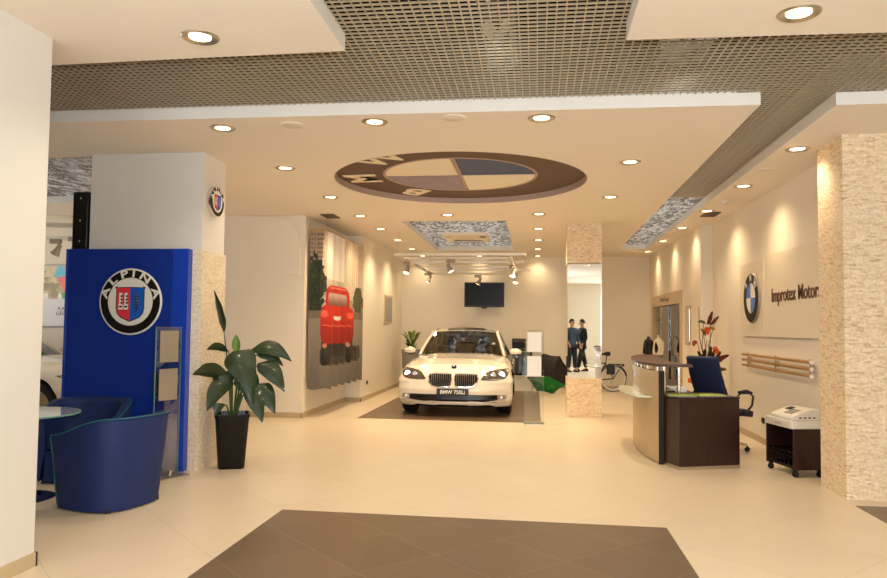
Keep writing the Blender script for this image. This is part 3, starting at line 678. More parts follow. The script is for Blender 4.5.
mb = MB(); mb.lathe([(0.032, 0.028), (0.032, 0.69), (0.1, 0.70), (0.1, 0.714), (0, 0.714)], 24); mb.build('pedestal', M['chrome'], t)
# papers on the armchair
mb = MB(); mb.X = Matrix.Translation((-3.78, 6.46, 0.0))
# ------------------------------------------------------------------ potted plant by the left column
def petal(mb, p0, p1, w, sag=0.25, fold=0.25, side=None, n=10, tipw=0.0, mi=0):
    p0, p1 = Vector(p0), Vector(p1); d = p1 - p0; L = d.length
    c = (p0 + p1) / 2 + Vector((0, 0, L * sag)); up = Vector((0, 0, 1))
    sd = side or d.cross(up)
    if sd.length < 1e-3: sd = Vector((1, 0, 0))
    sd = Vector(sd).normalized(); vs = []; fs = []
    for i in range(n + 1):
        t_ = i / n; p = p0 * (1 - t_) ** 2 + c * 2 * t_ * (1 - t_) + p1 * t_ ** 2
        tg = ((c - p0) * (1 - t_) + (p1 - c) * t_).normalized(); nn = sd.cross(tg).normalized()
        ww = w * (sin(pi * min(1, t_ ** 0.75)) ** 0.8 if 0 < t_ < 1 else 0.02)
        wob = 0.05 * w * sin(t_ * 17)
        for q in (-1, -0.5, 0, 0.5, 1): vs.append(p + sd * (q * ww) + nn * ((abs(q) ** 1.3) * fold * ww + wob * q))
    for i in range(n):
        for j in range(4): fs.append((i * 5 + j, i * 5 + j + 1, (i + 1) * 5 + j + 1, (i + 1) * 5 + j))
    mb.add(vs, fs, mi)
t = thing('potted_plant', 'broad-leaved green plant in a glossy black square planter beside the stone pillar', 'plant', (-3.17, 7.28, 0))
def sq(hw, z, a=radians(22)):
    pts = []
    for i in range(4):
        for e in (-0.12, 0.12):
            b = pi / 4 + i * pi / 2 + e; k = hw * 1.414
            pts.append((k * cos(b + a), k * sin(b + a), z))
    return pts
mb = MB(); ringz = [sq(0.112, 0.0), sq(0.12, 0.03), sq(0.152, 0.52), sq(0.162, 0.555), sq(0.162, 0.57), sq(0.146, 0.57), sq(0.140, 0.50)]
vs = [p for rg in ringz for p in rg]; fs = []
for i in range(len(ringz) - 1):
    for j in range(8): fs.append((i * 8 + j, i * 8 + (j + 1) % 8, (i + 1) * 8 + (j + 1) % 8, (i + 1) * 8 + j))
fs.append(tuple(range(8))[::-1]); mb.add(vs, fs); mb.build('planter', M['pot_black'], t, True, ang=30)
mb = MB(); mb.add(sq(0.141, 0.51), [tuple(range(8))]); mb.build('soil', M['soil'], t, False)
def wp(px, py, dy=0.0):
    k = (7.34 + dy) / 7.34; return ((-3.17 + (px - 233.5) * 0.0112) * k + 3.17, dy, 1.5 - (py - 325.2) * 0.0106 * k)   # measured leaf tips, in metres round the stem
LV = [((223, 334), (212, 291), 0.055, -0.12, -0.30, 0.0), ((228, 352), (206, 351), 0.045, -0.12, -0.40, 0.25), ((229, 378), (193, 376), 0.085, -0.15, -0.55, 0.22), ((231, 380), (208, 412), 0.085, -0.15, -0.40, 0.35), ((222, 404), (216, 417), 0.05, -0.18, -0.22, 0.5), ((244, 362), (252, 404), 0.08, -0.12, -0.16, 0.3), ((232, 372), (222, 392), 0.07, -0.15, -0.25, 0.35),
      ((250, 350), (290, 361), 0.075, 0.05, 0.1, 0.40), ((256, 354), (282, 366), 0.055, 0.12, 0.18, 0.35), ((258, 363), (284, 391), 0.09, 0.03, 0.02, 0.35), ((232, 352), (251, 392), 0.14, -0.1, -0.2, 0.42), ((248, 384), (263, 422), 0.085, -0.06, -0.12, 0.25),
      ((256, 384), (275, 413), 0.085, 0.0, -0.02, 0.35), ((240, 374), (256, 400), 0.11, 0.08, 0.1, 0.3), ((226, 372), (216, 398), 0.08, 0.1, 0.12, 0.3)]
for (a, b, w, dy0, dy1, sg) in LV:
    w *= 1.2
    mb = MB(); p0, p1 = wp(*a, dy0), wp(*b, dy1); petal(mb, p0, p1, w, sg, 0.22, side=Vector((0, 0.55, 0)) + 0.83 * Vector((-(p1[2] - p0[2]), 0, p1[0] - p0[0])).normalized()); lf = mb.build('leaf', M['leaf'], t, True, ang=180)
    mb = MB(); base = Vector(((p0[0]) * 0.12, dy0 * 0.2, 0.5)); mid = (base + Vector(p0)) / 2 + Vector((-0.15 * p0[0], 0, 0.06)); mb.tube([base, (base + mid) / 2 + Vector((-0.02 * p0[0], 0, 0)), mid, (mid + Vector(p0)) / 2, p0], [0.011, 0.01, 0.009, 0.007, 0.005], 6); mb.build('stalk', M['stem'], lf)
mb = MB(); petal(mb, wp(236, 354), wp(235, 335), 0.045, 0.1, 0.5, side=Vector((1, 0.2, 0))); mb.build('leaf', M['leaf_light'], t, True, ang=180)['label'] = 'young pale green rolled leaf'

# ------------------------------------------------------------------ poster on far left wall
t = thing('wall_poster', 'framed poster with sepia old-town picture over white text panel at far left', 'poster', (-7.75, 11.29, 1.42))
def post_c(u_, v_):
    n = vnoise(u_ * 34, v_ * 22); n2 = vnoise(u_ * 9 + 3, v_ * 7)
    c = lerp((96, 72, 14), (226, 206, 140), min(1, 0.25 + 0.75 * n * n2 * 2.0))
    sky = 0.34 - 0.12 * (abs(sin(u_ * 19)) > 0.8)
    if v_ < sky * (0.5 + n2 * 0.7): c = lerp((214, 206, 160), (190, 180, 130), n)
    if v_ > 0.82 and (abs(u_ - 0.1) < 0.05 or abs(u_ - 0.33) < 0.05): c = (238, 234, 214)
    e = u_ + 0.05 * sin(v_ * 5)
    if e > 0.27:
        if v_ > 0.87 - 0.9 * (u_ - 0.27): c = (22, 146, 44)
        elif v_ < 0.34 - 0.6 * (u_ - 0.28): c = (40, 186, 214) if u_ < 0.31 + 0.3 * v_ else (178, 172, 166)
        elif e > 0.31: c = (236, 84, 52)
    return c
mb = MB(); mb.box(-0.75, 0.75, -0.014, 0, 0, 1.07); mb.build('frame', M['grey_plastic'], t, False)
mb = MB(); mb.box(-0.73, 0.73, -0.018, -0.013, 0.02, 1.05); mb.build('white_sheet', M['paper'], t, False)
painted('picture', 110, 50, lambda u_, v_: (-0.725 + 1.45 * u_, -0.0195, 1.045 - 0.56 * v_), post_c, M['print_gloss'], t)
for s_, z in (('KARIB', 0.315), ('GEDOR', 0.235)):
    text_obj('caption', s_, 0.085, M['dark_grey'], t, 0.001, Matrix.Translation((-0.19, -0.02, z)) @ Matrix.Rotation(pi / 2, 4, 'X'), 0.0, 1.15)

# ------------------------------------------------------------------ hanging printed banner
PATH = [(-3.71, 11.42), (-3.62, 11.43), (-3.52, 11.44), (-3.45, 11.47), (-3.42, 11.56), (-3.42, 12.0), (-3.42, 12.6), (-3.41, 13.2), (-3.40, 13.82)]
seg = [0]
for a, b in zip(PATH, PATH[1:]): seg.append(seg[-1] + math.dist(a, b))
def pathp(u_):
    s_ = u_ * seg[-1]
    for k in range(len(PATH) - 1):
        if s_ <= seg[k + 1] + 1e-9:
            q = (s_ - seg[k]) / (seg[k + 1] - seg[k]); a, b = PATH[k], PATH[k + 1]; x, y = a[0] + (b[0] - a[0]) * q, a[1] + (b[1] - a[1]) * q
            w = 0.02 * sin(s_ * 2 * pi / 0.42); return (x + w * sst(0.2, 0.5, s_), y)
    return PATH[-1]
def bu(u_):
    x, y = pathp(u_); a0 = PATH[0][0] / PATH[0][1]; a1 = PATH[-1][0] / PATH[-1][1]; return (x / y - a0) / (a1 - a0)
def ban_c(u_, v_):
    s = max(0, min(1, bu(u_))); v = v_
    n = vnoise(s * 40, v * 60); n2 = vnoise(s * 14, v * 20)
    # sky and city
    c = lerp((228, 222, 216), (206, 196, 182), v * 1.8)
    if s < 0.27 - 0.1 * v:                # tower with rows of windows
        c = lerp((168, 150, 128), (112, 94, 76), 0.8 * (vnoise(s * 60, 0) > 0.45) * (math.floor(v * 70) % 2) + 0.2 * n)
    elif 0.27 < s < 0.34 and v < 0.3: c = lerp((196, 178, 150), (214, 198, 172), n2)
    elif s > 0.66: c = lerp((214, 202, 184), (188, 168, 140), (0.5 + 0.5 * sin(s * 150)) * 0.6 + 0.4 * n) if v < 0.42 else lerp((150, 134, 112), (178, 160, 136), n)
    elif v > 0.30: c = lerp((196, 186, 170), (170, 158, 140), n2)
    tx, ty = (s - 0.11) / 0.20, (v - 0.35) / 0.19; fn_ = vnoise(s * 90, v * 120)
    if tx * tx + ty * ty + 0.9 * (vnoise(s * 22, v * 40) - 0.5) + 0.4 * (fn_ - 0.5) < 1: c = lerp((26, 36, 16), (92, 100, 58), fn_ * n)
    tx, ty = (s - 0.92) / 0.09, (v - 0.42) / 0.10
    if tx * tx + ty * ty + 0.9 * (vnoise(s * 30, v * 40) - 0.5) < 1: c = lerp((58, 60, 36), (110, 106, 70), fn_)
    if v > 0.55: c = lerp((148, 136, 120), (110, 104, 96), sst(0.55, 1.0, v) + 0.1 * n)
    elif v > 0.5: c = (122, 110, 92)
    # shadow and the red car seen from behind
    def rbox(x0, x1, y0, y1, r):          # rounded box test in banner space
        dx = max(x0 + r - s, 0, s - x1 + r); dy = max(y0 + r * 0.6 - v, 0, v - y1 + r * 0.6) / 0.6
        return x0 <= s <= x1 and y0 <= v <= y1 and dx * dx + dy * dy <= r * r
    if rbox(0.22, 0.97, 0.74, 0.86 - 0.03 * abs(s - 0.6), 0.05): c = lerp((52, 46, 42), (80, 72, 64), n)
    for x0, x1 in ((0.245, 0.40), (0.70, 0.83)):
        if rbox(x0, x1, 0.66, 0.855, 0.04): c = (24, 20, 19)
    if rbox(0.25, 0.83, 0.63, 0.80, 0.05): c = lerp((34, 29, 27), (58, 50, 45), n2)
    if rbox(0.32, 0.77, 0.335, 0.60, 0.13): c = lerp((160, 26, 12), (200, 48, 26), n2)
    if rbox(0.23, 0.85, 0.47, 0.715, 0.09): c = lerp((140, 20, 10), (206, 46, 24), sst(0.70, 0.5, v) * 0.7 + 0.3 * n2)
    if rbox(0.37, 0.72, 0.385, 0.468, 0.05): c = lerp((120, 84, 74), (196, 168, 156), sst(0.47, 0.39, v))
    if rbox(0.40, 0.70, 0.345, 0.358, 0.02): c = (232, 120, 96)
    if rbox(0.24, 0.37, 0.505, 0.545, 0.03) or rbox(0.72, 0.845, 0.505, 0.545, 0.03): c = lerp((236, 60, 34), (246, 130, 100), n)
    if rbox(0.48, 0.61, 0.535, 0.562, 0.01): c = (228, 224, 216)
    if 0.595 < v < 0.603 and 0.27 < s < 0.81: c = (240, 110, 80)
    if rbox(0.30, 0.78, 0.665, 0.69, 0.02): c = (150, 26, 16)
    if rbox(0.27, 0.36, 0.715, 0.745, 0.03) or rbox(0.70, 0.79, 0.715, 0.745, 0.03): c = (196, 130, 106)
    if rbox(0.15, 0.24, 0.455, 0.495, 0.03): c = (52, 40, 38)
    return c
t = thing('hanging_banner', 'tall hanging banner printed with a red car on a city street', 'banner', (0, 0, 0))
zb = lambda u_: 0.42 - 0.0 * u_
painted('fabric', 260, 200, lambda u_, v_: pathp(u_) + (3.06 - (2.60 + 0.015 * sin(u_ * 40)) * v_,), ban_c, M['print'], t)
mb = MB(); mb.tube([(p[0] - 0.0, p[1], 3.075) for p in PATH], 0.012, 8); mb.build('top_rod', M['brass'], t)
for x, y in ((PATH[0]), (PATH[3]), (PATH[-1])):
    mb = MB(); mb.cyl((x, y, 3.075), (x, y, 3.298), 0.004, n=6); mb.build('suspension_wire', M['steel'], t)
text_obj('number_plate_print', 'M X3', 0.085, M['dark_grey'], t, 0.0005, frame((-3.385, 12.36, 1.64), (0, 1, 0), (0, 0, 1)), 0.0)
# wall panel + socket on the left wall
t = thing('wall_access_panel', 'grey framed access panel on the left wall beyond the banner', 'access panel', (-3.44, 16.5, 1.9))
mb = MB(); mb.box(0, 0.02, -0.42, 0.42, -0.33, 0.33); mb.build('panel_frame', M['cabinet_beige'], t, True, bevel=0.004)
mb = MB(); mb.box(0.02, 0.026, -0.37, 0.37, -0.28, 0.28); mb.build('panel_door', M['grey_plastic'], t, False)
def socket(loc, rz, label):
    t = thing('wall_socket', label, 'socket', loc, rz, 'wall sockets')
    mb = MB(); mb.box(-0.06, 0.06, -0.008, 0, -0.04, 0.04); mb.build('socket_plate', M['dark_grey'], t, True, bevel=0.003)
    mb = MB()
    for x in (-0.03, 0.03): mb.X = Matrix.Translation((x, -0.0085, 0)) @ Matrix.Rotation(pi / 2, 4, 'X'); mb.lathe([(0.012, 0), (0.022, 0), (0.022, 0.004), (0.012, 0.004)], 16, closed=True)
    mb.build('socket_inserts', M['black_plastic'], t); return t
sk = socket((2.999, 10.03, 0.31), -pi / 2, 'dark double socket low on the right wall behind the office chair')
dup(sk, 'dark double socket on the left wall at the end of the banner', (-3.439, 14.5, 0.34), pi / 2)

# ------------------------------------------------------------------ television on the back wall
t = thing('wall_television', 'black flat television on a bracket on the back wall above the car', 'television', (-1.285, 17.93, 2.32))
mb = MB(); mb.box(-0.5, 0.5, 0, 0.07, -0.31, 0.31); mb.build('casing', M['black_plastic'], t, True, bevel=0.01)
mb = MB(); mb.box(-0.465, 0.465, -0.004, 0.001, -0.265, 0.275); mb.build('screen', M['tv_screen'], t, False)
mb = MB(); mb.box(-0.06, 0.06, -0.01, 0.05, -0.35, -0.30); mb.build('sensor_foot', M['black_plastic'], t, True, bevel=0.008)
mb = MB(); mb.box(-0.2, 0.2, 0.06, 0.32, -0.15, 0.15); mb.build('wall_bracket', M['dark_metal'], t, False)

# ------------------------------------------------------------------ car
CW = 0.95; CL = 5.2
def interp(x, P):
    if x <= P[0][0]: return P[0][1]
    for (a, b), (c, d) in zip(P, P[1:]):
        if x <= c: q = (x - a) / (c - a); q = q * q * (3 - 2 * q) * 0.4 + q * 0.6; return b + (d - b) * q
    return P[-1][1]
Wf = lambda y: interp(y, [(0, 0.965), (0.35, 0.985), (0.9, 0.99), (3.0, 0.97), (4.4, 0.97), (4.9, 0.94), (5.2, 0.88)])
Tc = lambda y: interp(y, [(0, 0.80), (0.25, 0.865), (0.8, 0.945), (1.4, 1.005), (1.7, 1.02), (3.0, 1.0), (4.3, 1.04), (5.0, 1.04), (5.2, 1.0)])
Te = lambda y: interp(y, [(0, 0.775), (0.3, 0.815), (0.9, 0.875), (1.6, 0.93), (3.0, 0.95), (4.3, 0.98), (5.0, 0.98), (5.2, 0.94)])
Bf = lambda y: interp(y, [(0, 0.17), (0.3, 0.15), (1.0, 0.17), (4.4, 0.2), (5.2, 0.3)])
def body_pt(a, b, c):
    B2 = 2 * b - 1; C2 = 2 * c - 1; n = 9.0 if b > 0.4 else 20.0
    rr = (abs(a) ** n + abs(B2) ** n + abs(C2) ** 40) ** (1 / n) if max(abs(a), abs(B2)) > 0 else 1
    rr2 = max(1.0, (abs(a) ** n + abs(B2) ** n) ** (1 / n)); rr3 = max(1.0, (max(abs(a), abs(B2)) ** 14 + abs(C2) ** 60) ** (1 / 14)) if c < 0.5 else max(1.0, (max(abs(a), abs(B2)) ** 14 + abs(C2) ** 40) ** (1 / 14))
    a2 = a / rr2 / (rr3 ** 0.5); b2 = ((B2 / rr2 / (rr3 ** 0.5)) + 1) / 2
    y = c * CL
    side = 1.0 - 0.03 * max(0, 1 - b2 / 0.35) ** 2 - 0.06 * sst(0.62, 1.0, b2) + 0.012 * math.exp(-((b2 - 0.68) / 0.05) ** 2)
    x = a2 * Wf(y) * (side if abs(a) > 0.5 else 1 - (1 - side) * abs(a) * 2 * 0.5 - (1 - side) * 0.0)
    te, tc2_, bb = Te(y), Tc(y), Bf(y)
    top = tc2_ - (tc2_ - te) * abs(a2) ** 2.6 + (0.010 * sst(0.75, 0.6, abs(a2)) if 0.15 < y < 1.7 else 0)
    z = bb + (top - bb) * b2
    fade = max(0, 1 - y / 1.25) ** 2; rf = max(0, 1 - (CL - y) / 1.2) ** 2
    prof = interp(b2, [(0, 0.10), (0.08, 0.05), (0.2, 0.0), (0.32, 0.012), (0.45, 0.0), (0.62, 0.03), (0.8, 0.065), (0.95, 0.13), (1, 0.16)])
    y += fade * (0.30 * abs(a2) ** 3.4 + prof * max(0, 1 - y / 0.5) if y < 0.5 else 0.30 * abs(a2) ** 3.4)
    if rf: y -= rf * (0.28 * abs(a2) ** 3.2 + 0.06 * abs(b2 - 0.5) * 2)
    return (x, y, z)
def make_body():
    bm = bmesh.new(); NA, NB, NC = 36, 26, 84; cache = {}
    cs = [0.5 * (1 - cos(pi * k / NC)) * 0.55 + 0.45 * k / NC for k in range(NC + 1)]
    bs_ = [k / NB for k in range(NB + 1)]; as_ = [-1 + 2 * k / NA for k in range(NA + 1)]
    def V(i, j, k):
        if (i, j, k) not in cache: cache[(i, j, k)] = bm.verts.new(body_pt(as_[i], bs_[j], cs[k]))
        return cache[(i, j, k)]
    for k in range(NC):
        for i in range(NA):
            bm.faces.new((V(i, NB, k), V(i + 1, NB, k), V(i + 1, NB, k + 1), V(i, NB, k + 1))); bm.faces.new((V(i, 0, k), V(i, 0, k + 1), V(i + 1, 0, k + 1), V(i + 1, 0, k)))
        for j in range(NB):
            bm.faces.new((V(0, j, k), V(0, j + 1, k), V(0, j + 1, k + 1), V(0, j, k + 1))); bm.faces.new((V(NA, j, k), V(NA, j, k + 1), V(NA, j + 1, k + 1), V(NA, j + 1, k)))
    for i in range(NA):
        for j in range(NB):
            bm.faces.new((V(i, j, 0), V(i + 1, j, 0), V(i + 1, j + 1, 0), V(i, j + 1, 0))); bm.faces.new((V(i, j, NC), V(i, j + 1, NC), V(i + 1, j + 1, NC), V(i + 1, j, NC)))
    bmesh.ops.recalc_face_normals(bm, faces=bm.faces)
    me = bpy.data.meshes.new('body'); bm.to_mesh(me); bvh = BVHTree.FromBMesh(bm); bm.free(); me.materials.append(M['car_paint']); me.materials.append(M['car_black'])
    o = bpy.data.objects.new('tmp_body', me); COL.objects.link(o); cut = []
    for y in (0.9, 4.11):
        mb = MB()
        for s in (-1, 1): mb.cyl((s * 0.60, y, 0.36), (s * 1.3, y, 0.36), 0.405, n=40)
        c = mb.build('tmp_cut', M['car_black'], None, False); cut.append(c)
        md = o.modifiers.new('b', 'BOOLEAN'); md.object = c; md.operation = 'DIFFERENCE'; md.solver = 'EXACT'
    dg = bpy.context.evaluated_depsgraph_get(); dg.update()
    m2 = bpy.data.meshes.new_from_object(o.evaluated_get(dg)); m2.name = 'body'
    for x in cut + [o]: bpy.data.objects.remove(x)
    return m2, bvh
def make_car(label, loc, rz):
    t = thing('sedan_car', label, 'car', loc, rz, 'white sedans on show')
    me, bvh = make_body(); link('body', me, t, True, ang=40)
    def proj(x, z):
        h = bvh.ray_cast(Vector((x, -2, z)), Vector((0, 1, 0)))
        if h[0] is None: q = bvh.find_nearest(Vector((x, 0.25, z)))[0]; return q.y
        return h[0].y
    def patch(name, outline, m, off=0.006, parent=None, n=8, edge=True):
        cx = sum(p[0] for p in outline) / len(outline); cz = sum(p[1] for p in outline) / len(outline)
        pts = []
        for a, b in zip(outline, outline[1:] + outline[:1]):
            for q in (0, 0.34, 0.67): pts.append((a[0] + (b[0] - a[0]) * q, a[1] + (b[1] - a[1]) * q))
        k = len(pts); vs = []; fs = []
        for i in range(n):
            s_ = 1 - i / n
            for x, z in pts: xx, zz = cx + (x - cx) * s_, cz + (z - cz) * s_; vs.append((xx, proj(xx, zz) - off, zz))
        vs.append((cx, proj(cx, cz) - off, cz))
        for i in range(n - 1):
            for j in range(k): fs.append((i * k + j, i * k + (j + 1) % k, (i + 1) * k + (j + 1) % k, (i + 1) * k + j))
        for j in range(k): fs.append(((n - 1) * k + j, (n - 1) * k + (j + 1) % k, n * k))
        if edge:
            o0 = len(vs)
            for x, z in pts: vs.append((x, proj(x, z) + 0.01, z))
            for j in range(k): fs.append((j, o0 + j, o0 + (j + 1) % k, (j + 1) % k))
        mb = MB(); mb.add(vs, fs); return mb.build(name, m, parent or t, True, ang=50)
    def outline_tube(name, outline, r_, m, parent, off=0.006, closed=True):
        pts = []
        for a, b in zip(outline, outline[1:] + (outline[:1] if closed else [])):
            for q in (0, 0.25, 0.5, 0.75): x, z = a[0] + (b[0] - a[0]) * q, a[1] + (b[1] - a[1]) * q; pts.append((x, proj(x, z) - off, z))
        if not closed: x, z = outline[-1]; pts.append((x, proj(x, z) - off, z))
        mb = MB(); mb.tube(pts, r_, 6, closed); return mb.build(name, m, parent)
    for s in (-1, 1):
        ko = [(0.035, 0.722), (0.32, 0.722), (0.395, 0.708), (0.418, 0.66), (0.402, 0.58), (0.34, 0.522), (0.22, 0.502), (0.07, 0.505), (0.04, 0.53), (0.028, 0.63)]
        ko = [(s * x, z) for x, z in ko]
        g = patch('kidney_grille', ko, M['car_black'], 0.008)
        outline_tube('grille_surround', ko, 0.011, M['chrome'], g, 0.010)
        mb = MB()
        for k in range(10):
            x = 0.062 + k * 0.033; z0, z1 = 0.51 + max(0, (x - 0.27) * 0.5), 0.715
            mb.tube([(s * x, proj(s * x, z0 + (z1 - z0) * q) - 0.016, z0 + (z1 - z0) * q) for q in (0, 0.33, 0.67, 1)], 0.0045, 5)
        mb.build('grille_bars', M['chrome'], g)
        ho = [(0.47, 0.628), (0.49, 0.66), (0.54, 0.725), (0.60, 0.762), (0.72, 0.785), (0.86, 0.796), (0.905, 0.79), (0.915, 0.74), (0.895, 0.69), (0.86, 0.648), (0.74, 0.628), (0.58, 0.620)]
        ho = [(s * x, z) for x, z in ho]
        hl = patch('headlight', ho, M['headlight'], 0.006); outline_tube('headlight_seal', ho, 0.006, M['car_black'], hl)
        for x, r_, mk in ((0.66, 0.045, 'side_beam'), (0.80, 0.055, 'beam')):
            y0 = proj(s * x, 0.70) - 0.008; mb = MB(); mb.X = Matrix.Translation((s * x, y0, 0.70)) @ Matrix.Rotation(radians(18) * s, 4, 'Z') @ Matrix.Rotation(pi / 2, 4, 'X')
            mb.lathe([(0, 0.012), (r_ * 0.6, 0.010), (r_, 0.0), (r_, -0.02)], 18); mb.build('lamp', M[mk], hl)
            mb = MB(); mb.X = Matrix.Translation((s * x, y0, 0.70)) @ Matrix.Rotation(radians(18) * s, 4, 'Z') @ Matrix.Rotation(pi / 2, 4, 'X'); mb.lathe([(r_, -0.02), (r_ * 1.18, -0.02), (r_ * 1.18, 0.006), (r_, 0.006)], 18, closed=True); mb.build('lamp_ring', M['chrome'], hl)
        fo = [(0.74, 0.300), (0.735, 0.372), (0.84, 0.378), (0.88, 0.366), (0.88, 0.316), (0.83, 0.296)]
        fg = patch('fog_lamp', [(s * x, z) for x, z in fo], M['chrome'], 0.016)
        mb = MB(); mb.X = Matrix.Translation((s * 0.80, proj(s * 0.80, 0.336) - 0.02, 0.336)) @ Matrix.Rotation(pi / 2, 4, 'X'); mb.lathe([(0, 0.008), (0.02, 0.006), (0.028, 0)], 14); mb.build('lamp', M['side_beam'], fg)
        # wing mirror
        mb = MB(); mb.ball((s * 1.01, 1.80, 1.045), 0.1, 16, (1.2, 0.75, 0.72)); mb.v = [Vector((v.x, v.y, 1.045 + (v.z - 1.045) * (1.0 - 0.35 * (abs(v.x) - 0.9) / 0.2) - (0.012 if v.z < 1.03 else 0))) for v in mb.v]; mr = mb.build('wing_mirror', M['car_paint'], t)
        mb = MB(); mb.ball((s * 1.0, 1.80, 1.0), 0.1, 14, (1.05, 0.6, 0.3)); mb.build('mirror_base', M['car_black'], mr)
        mb = MB(); mb.bar((s * 0.84, 1.82, 0.995), (s * 0.94, 1.8, 1.03), 0.07, 0.03); mb.build('mirror_foot', M['car_black'], mr)
        mb = MB(); mb.X = Matrix.Translation((s * 1.01, 1.87, 1.045)); mb.ball((0, 0, 0), 0.085, 14, (1.2, 0.12, 0.75)); mb.build('mirror_glass', M['chrome'], mr)
    io = [(-0.84, 0.295), (-0.84, 0.376), (-0.55, 0.378), (-0.28, 0.38), (0.28, 0.38), (0.55, 0.378), (0.84, 0.376), (0.84, 0.295), (0.5, 0.262), (-0.5, 0.262)]
    it = patch('bumper_intake', io, M['car_black'], 0.006)
    outline_tube('intake_chrome_strip', [(-0.86, 0.262), (-0.5, 0.250), (0, 0.248), (0.5, 0.250), (0.86, 0.262)], 0.006, M['chrome'], it, 0.004, False)
    patch('lower_valance', [(-0.74, 0.162), (-0.62, 0.205), (0.62, 0.205), (0.74, 0.162)], M['car_black'], 0.006)
    yp = proj(0, 0.43) - 0.03
    mb = MB(); mb.box(-0.265, 0.265, yp, yp + 0.012, 0.365, 0.478); np_ = mb.build('number_plate', M['plate_black'], t, True, bevel=0.004)
    text_obj('plate_lettering', 'BMW 750Li', 0.085, M['letter_white'], np_, 0.001, Matrix.Translation((0, yp - 0.002, 0.42)) @ Matrix.Rotation(pi / 2, 4, 'X'), 0.002, 1.0)
    mb = MB(); mb.X = Matrix.Translation((0, 0.19, 0.842)) @ Matrix.Rotation(radians(30), 4, 'X'); mb.lathe([(0, 0.008), (0.034, 0.008), (0.041, 0.004), (0.041, -0.03), (0, -0.03)], 20); hb = mb.build('hood_badge', M['logo_black'], t)
    mb = MB(); mb.X = Matrix.Translation((0, 0.19, 0.842)) @ Matrix.Rotation(radians(30), 4, 'X')
    for k in range(4): mb.prism(sector(0, 0.025, k * pi / 2, (k + 1) * pi / 2, 8), 0.008, 0.010, k % 2)
    mb.build('badge_quadrants', [M['logo_white'], M['logo_blue']], hb)
    # greenhouse
    A0 = lambda q: Vector((q * 0.80, 1.46 + 0.20 * abs(q) ** 2.2, 1.012 - 0.05 * q * q)); A1 = lambda q: Vector((q * 0.63, 2.33 + 0.10 * q * q, 1.425 - 0.03 * q * q))
    C1 = lambda q: Vector((q * 0.60, 3.82 - 0.06 * q * q, 1.425 - 0.03 * q * q)); C0 = lambda q: Vector((q * 0.74, 4.62 - 0.14 * q * q, 1.045 - 0.03 * q * q))
    def ruled(f0, f1, bul):
        def fn(u_, v_):
            q = -1 + 2 * u_; p = f0(q) * (1 - v_) + f1(q) * v_; return p + Vector((0, 0, bul * sin(pi * v_) * (1 - 0.3 * q * q)))
        return fn
    mb = MB(); mb.surf(24, 12, ruled(A0, A1, 0.03)); mb.build('windshield', M['glass_car'], t, True, ang=180)
    mb = MB(); mb.surf(24, 12, ruled(C0, C1, 0.03)); mb.build('rear_window', M['glass_car'], t, True, ang=180)
    mb = MB(); mb.surf(24, 16, ruled(A1, C1, 0.062)); mb.build('roof', M['car_paint'], t, True, ang=180)
    mb = MB(); mb.surf(10, 6, lambda u_, v_: (-0.38 + 0.76 * u_, 2.52 + 0.5 * v_, 1.428 + 0.062 * sin(pi * (0.12 + 0.33 * v_)) * (1 - 0.3 * (0.63 * (2 * u_ - 1)) ** 2) - 0.03 * (0.63 * (2 * u_ - 1)) ** 2 + 0.004)); mb.build('sunroof', M['car_black'], t, True, ang=180)
    for s in (-1, 1):
        rail = [A0(s), A0(s) * 0.5 + A1(s) * 0.5 + Vector((0, 0, 0.022)), A1(s), A1(s) * 0.7 + C1(s) * 0.3 + Vector((s * 0.02, 0, 0.045)), A1(s) * 0.3 + C1(s) * 0.7 + Vector((s * 0.02, 0, 0.045)), C1(s), C0(s) * 0.5 + C1(s) * 0.5 + Vector((0, 0, 0.022)), C0(s)]
        P_ = []
        for a, b in zip(rail, rail[1:]): P_ += [a * (1 - q) + b * q for q in (0, 0.25, 0.5, 0.75)]
        P_.append(rail[-1])
        mb = MB(); mb.tube(P_, 0.032, 8); mb.build('roof_rail', M['car_paint'], t)
        sill = lambda q: Vector((s * (0.86 - 0.10 * abs(2 * q - 1) ** 3), 1.62 + 2.95 * q, 0.955 + 0.03 * q))
        def side(u_, v_):
            k = u_ * (len(P_) - 1); i = min(int(k), len(P_) - 2); top_ = P_[i] * (1 - k + i) + P_[i + 1] * (k - i); return sill(u_) * (1 - v_) + top_ * v_
        mb = MB(); mb.surf(28, 6, side); sw = mb.build('side_window', M['glass_car'], t, True, ang=180)
        mb = MB(); 
        for q in (0.47, 0.78): mb.bar(side(q, 0), side(q, 1), 0.06, 0.02)
        mb.build('window_pillar', M['car_black'], sw)
        mb = MB(); mb.tube([sill(k / 12) + Vector((s * 0.004, 0, 0)) for k in range(13)], 0.008, 6); mb.build('belt_trim', M['chrome'], t)
        # taillight, handles
        for y in (2.75, 3.75): mb = MB(); mb.bar((s * 0.945, y - 0.09, 0.80), (s * 0.945, y + 0.09, 0.80), 0.03, 0.025); mb.build('door_handle', M['car_paint'], t, True, bevel=0.006)
    # interior
    mb = MB(); mb.box(-0.72, 0.72, 1.75, 2.1, 0.90, 1.01); mb.build('dashboard', M['car_black'], t, True, bevel=0.03)
    mb = MB(); mb.tube([(0.36 + 0.18 * cos(a), 2.2 + 0.06 * sin(a), 1.0 + 0.17 * sin(a)) for a in [2 * pi * i / 20 for i in range(20)]], 0.014, 6, True); mb.build('steering_wheel', M['car_black'], t)
    for x in (-0.36, 0.36):
        mb = MB(); mb.box(x - 0.24, x + 0.24, 2.75, 2.9, 0.75, 1.12); st = mb.build('seat_back', M['cream_leather'], t, True, bevel=0.04)
        mb = MB(); mb.box(x - 0.13, x + 0.13, 2.78, 2.88, 1.14, 1.31); mb.build('headrest', M['cream_leather'], st, True, bevel=0.03)
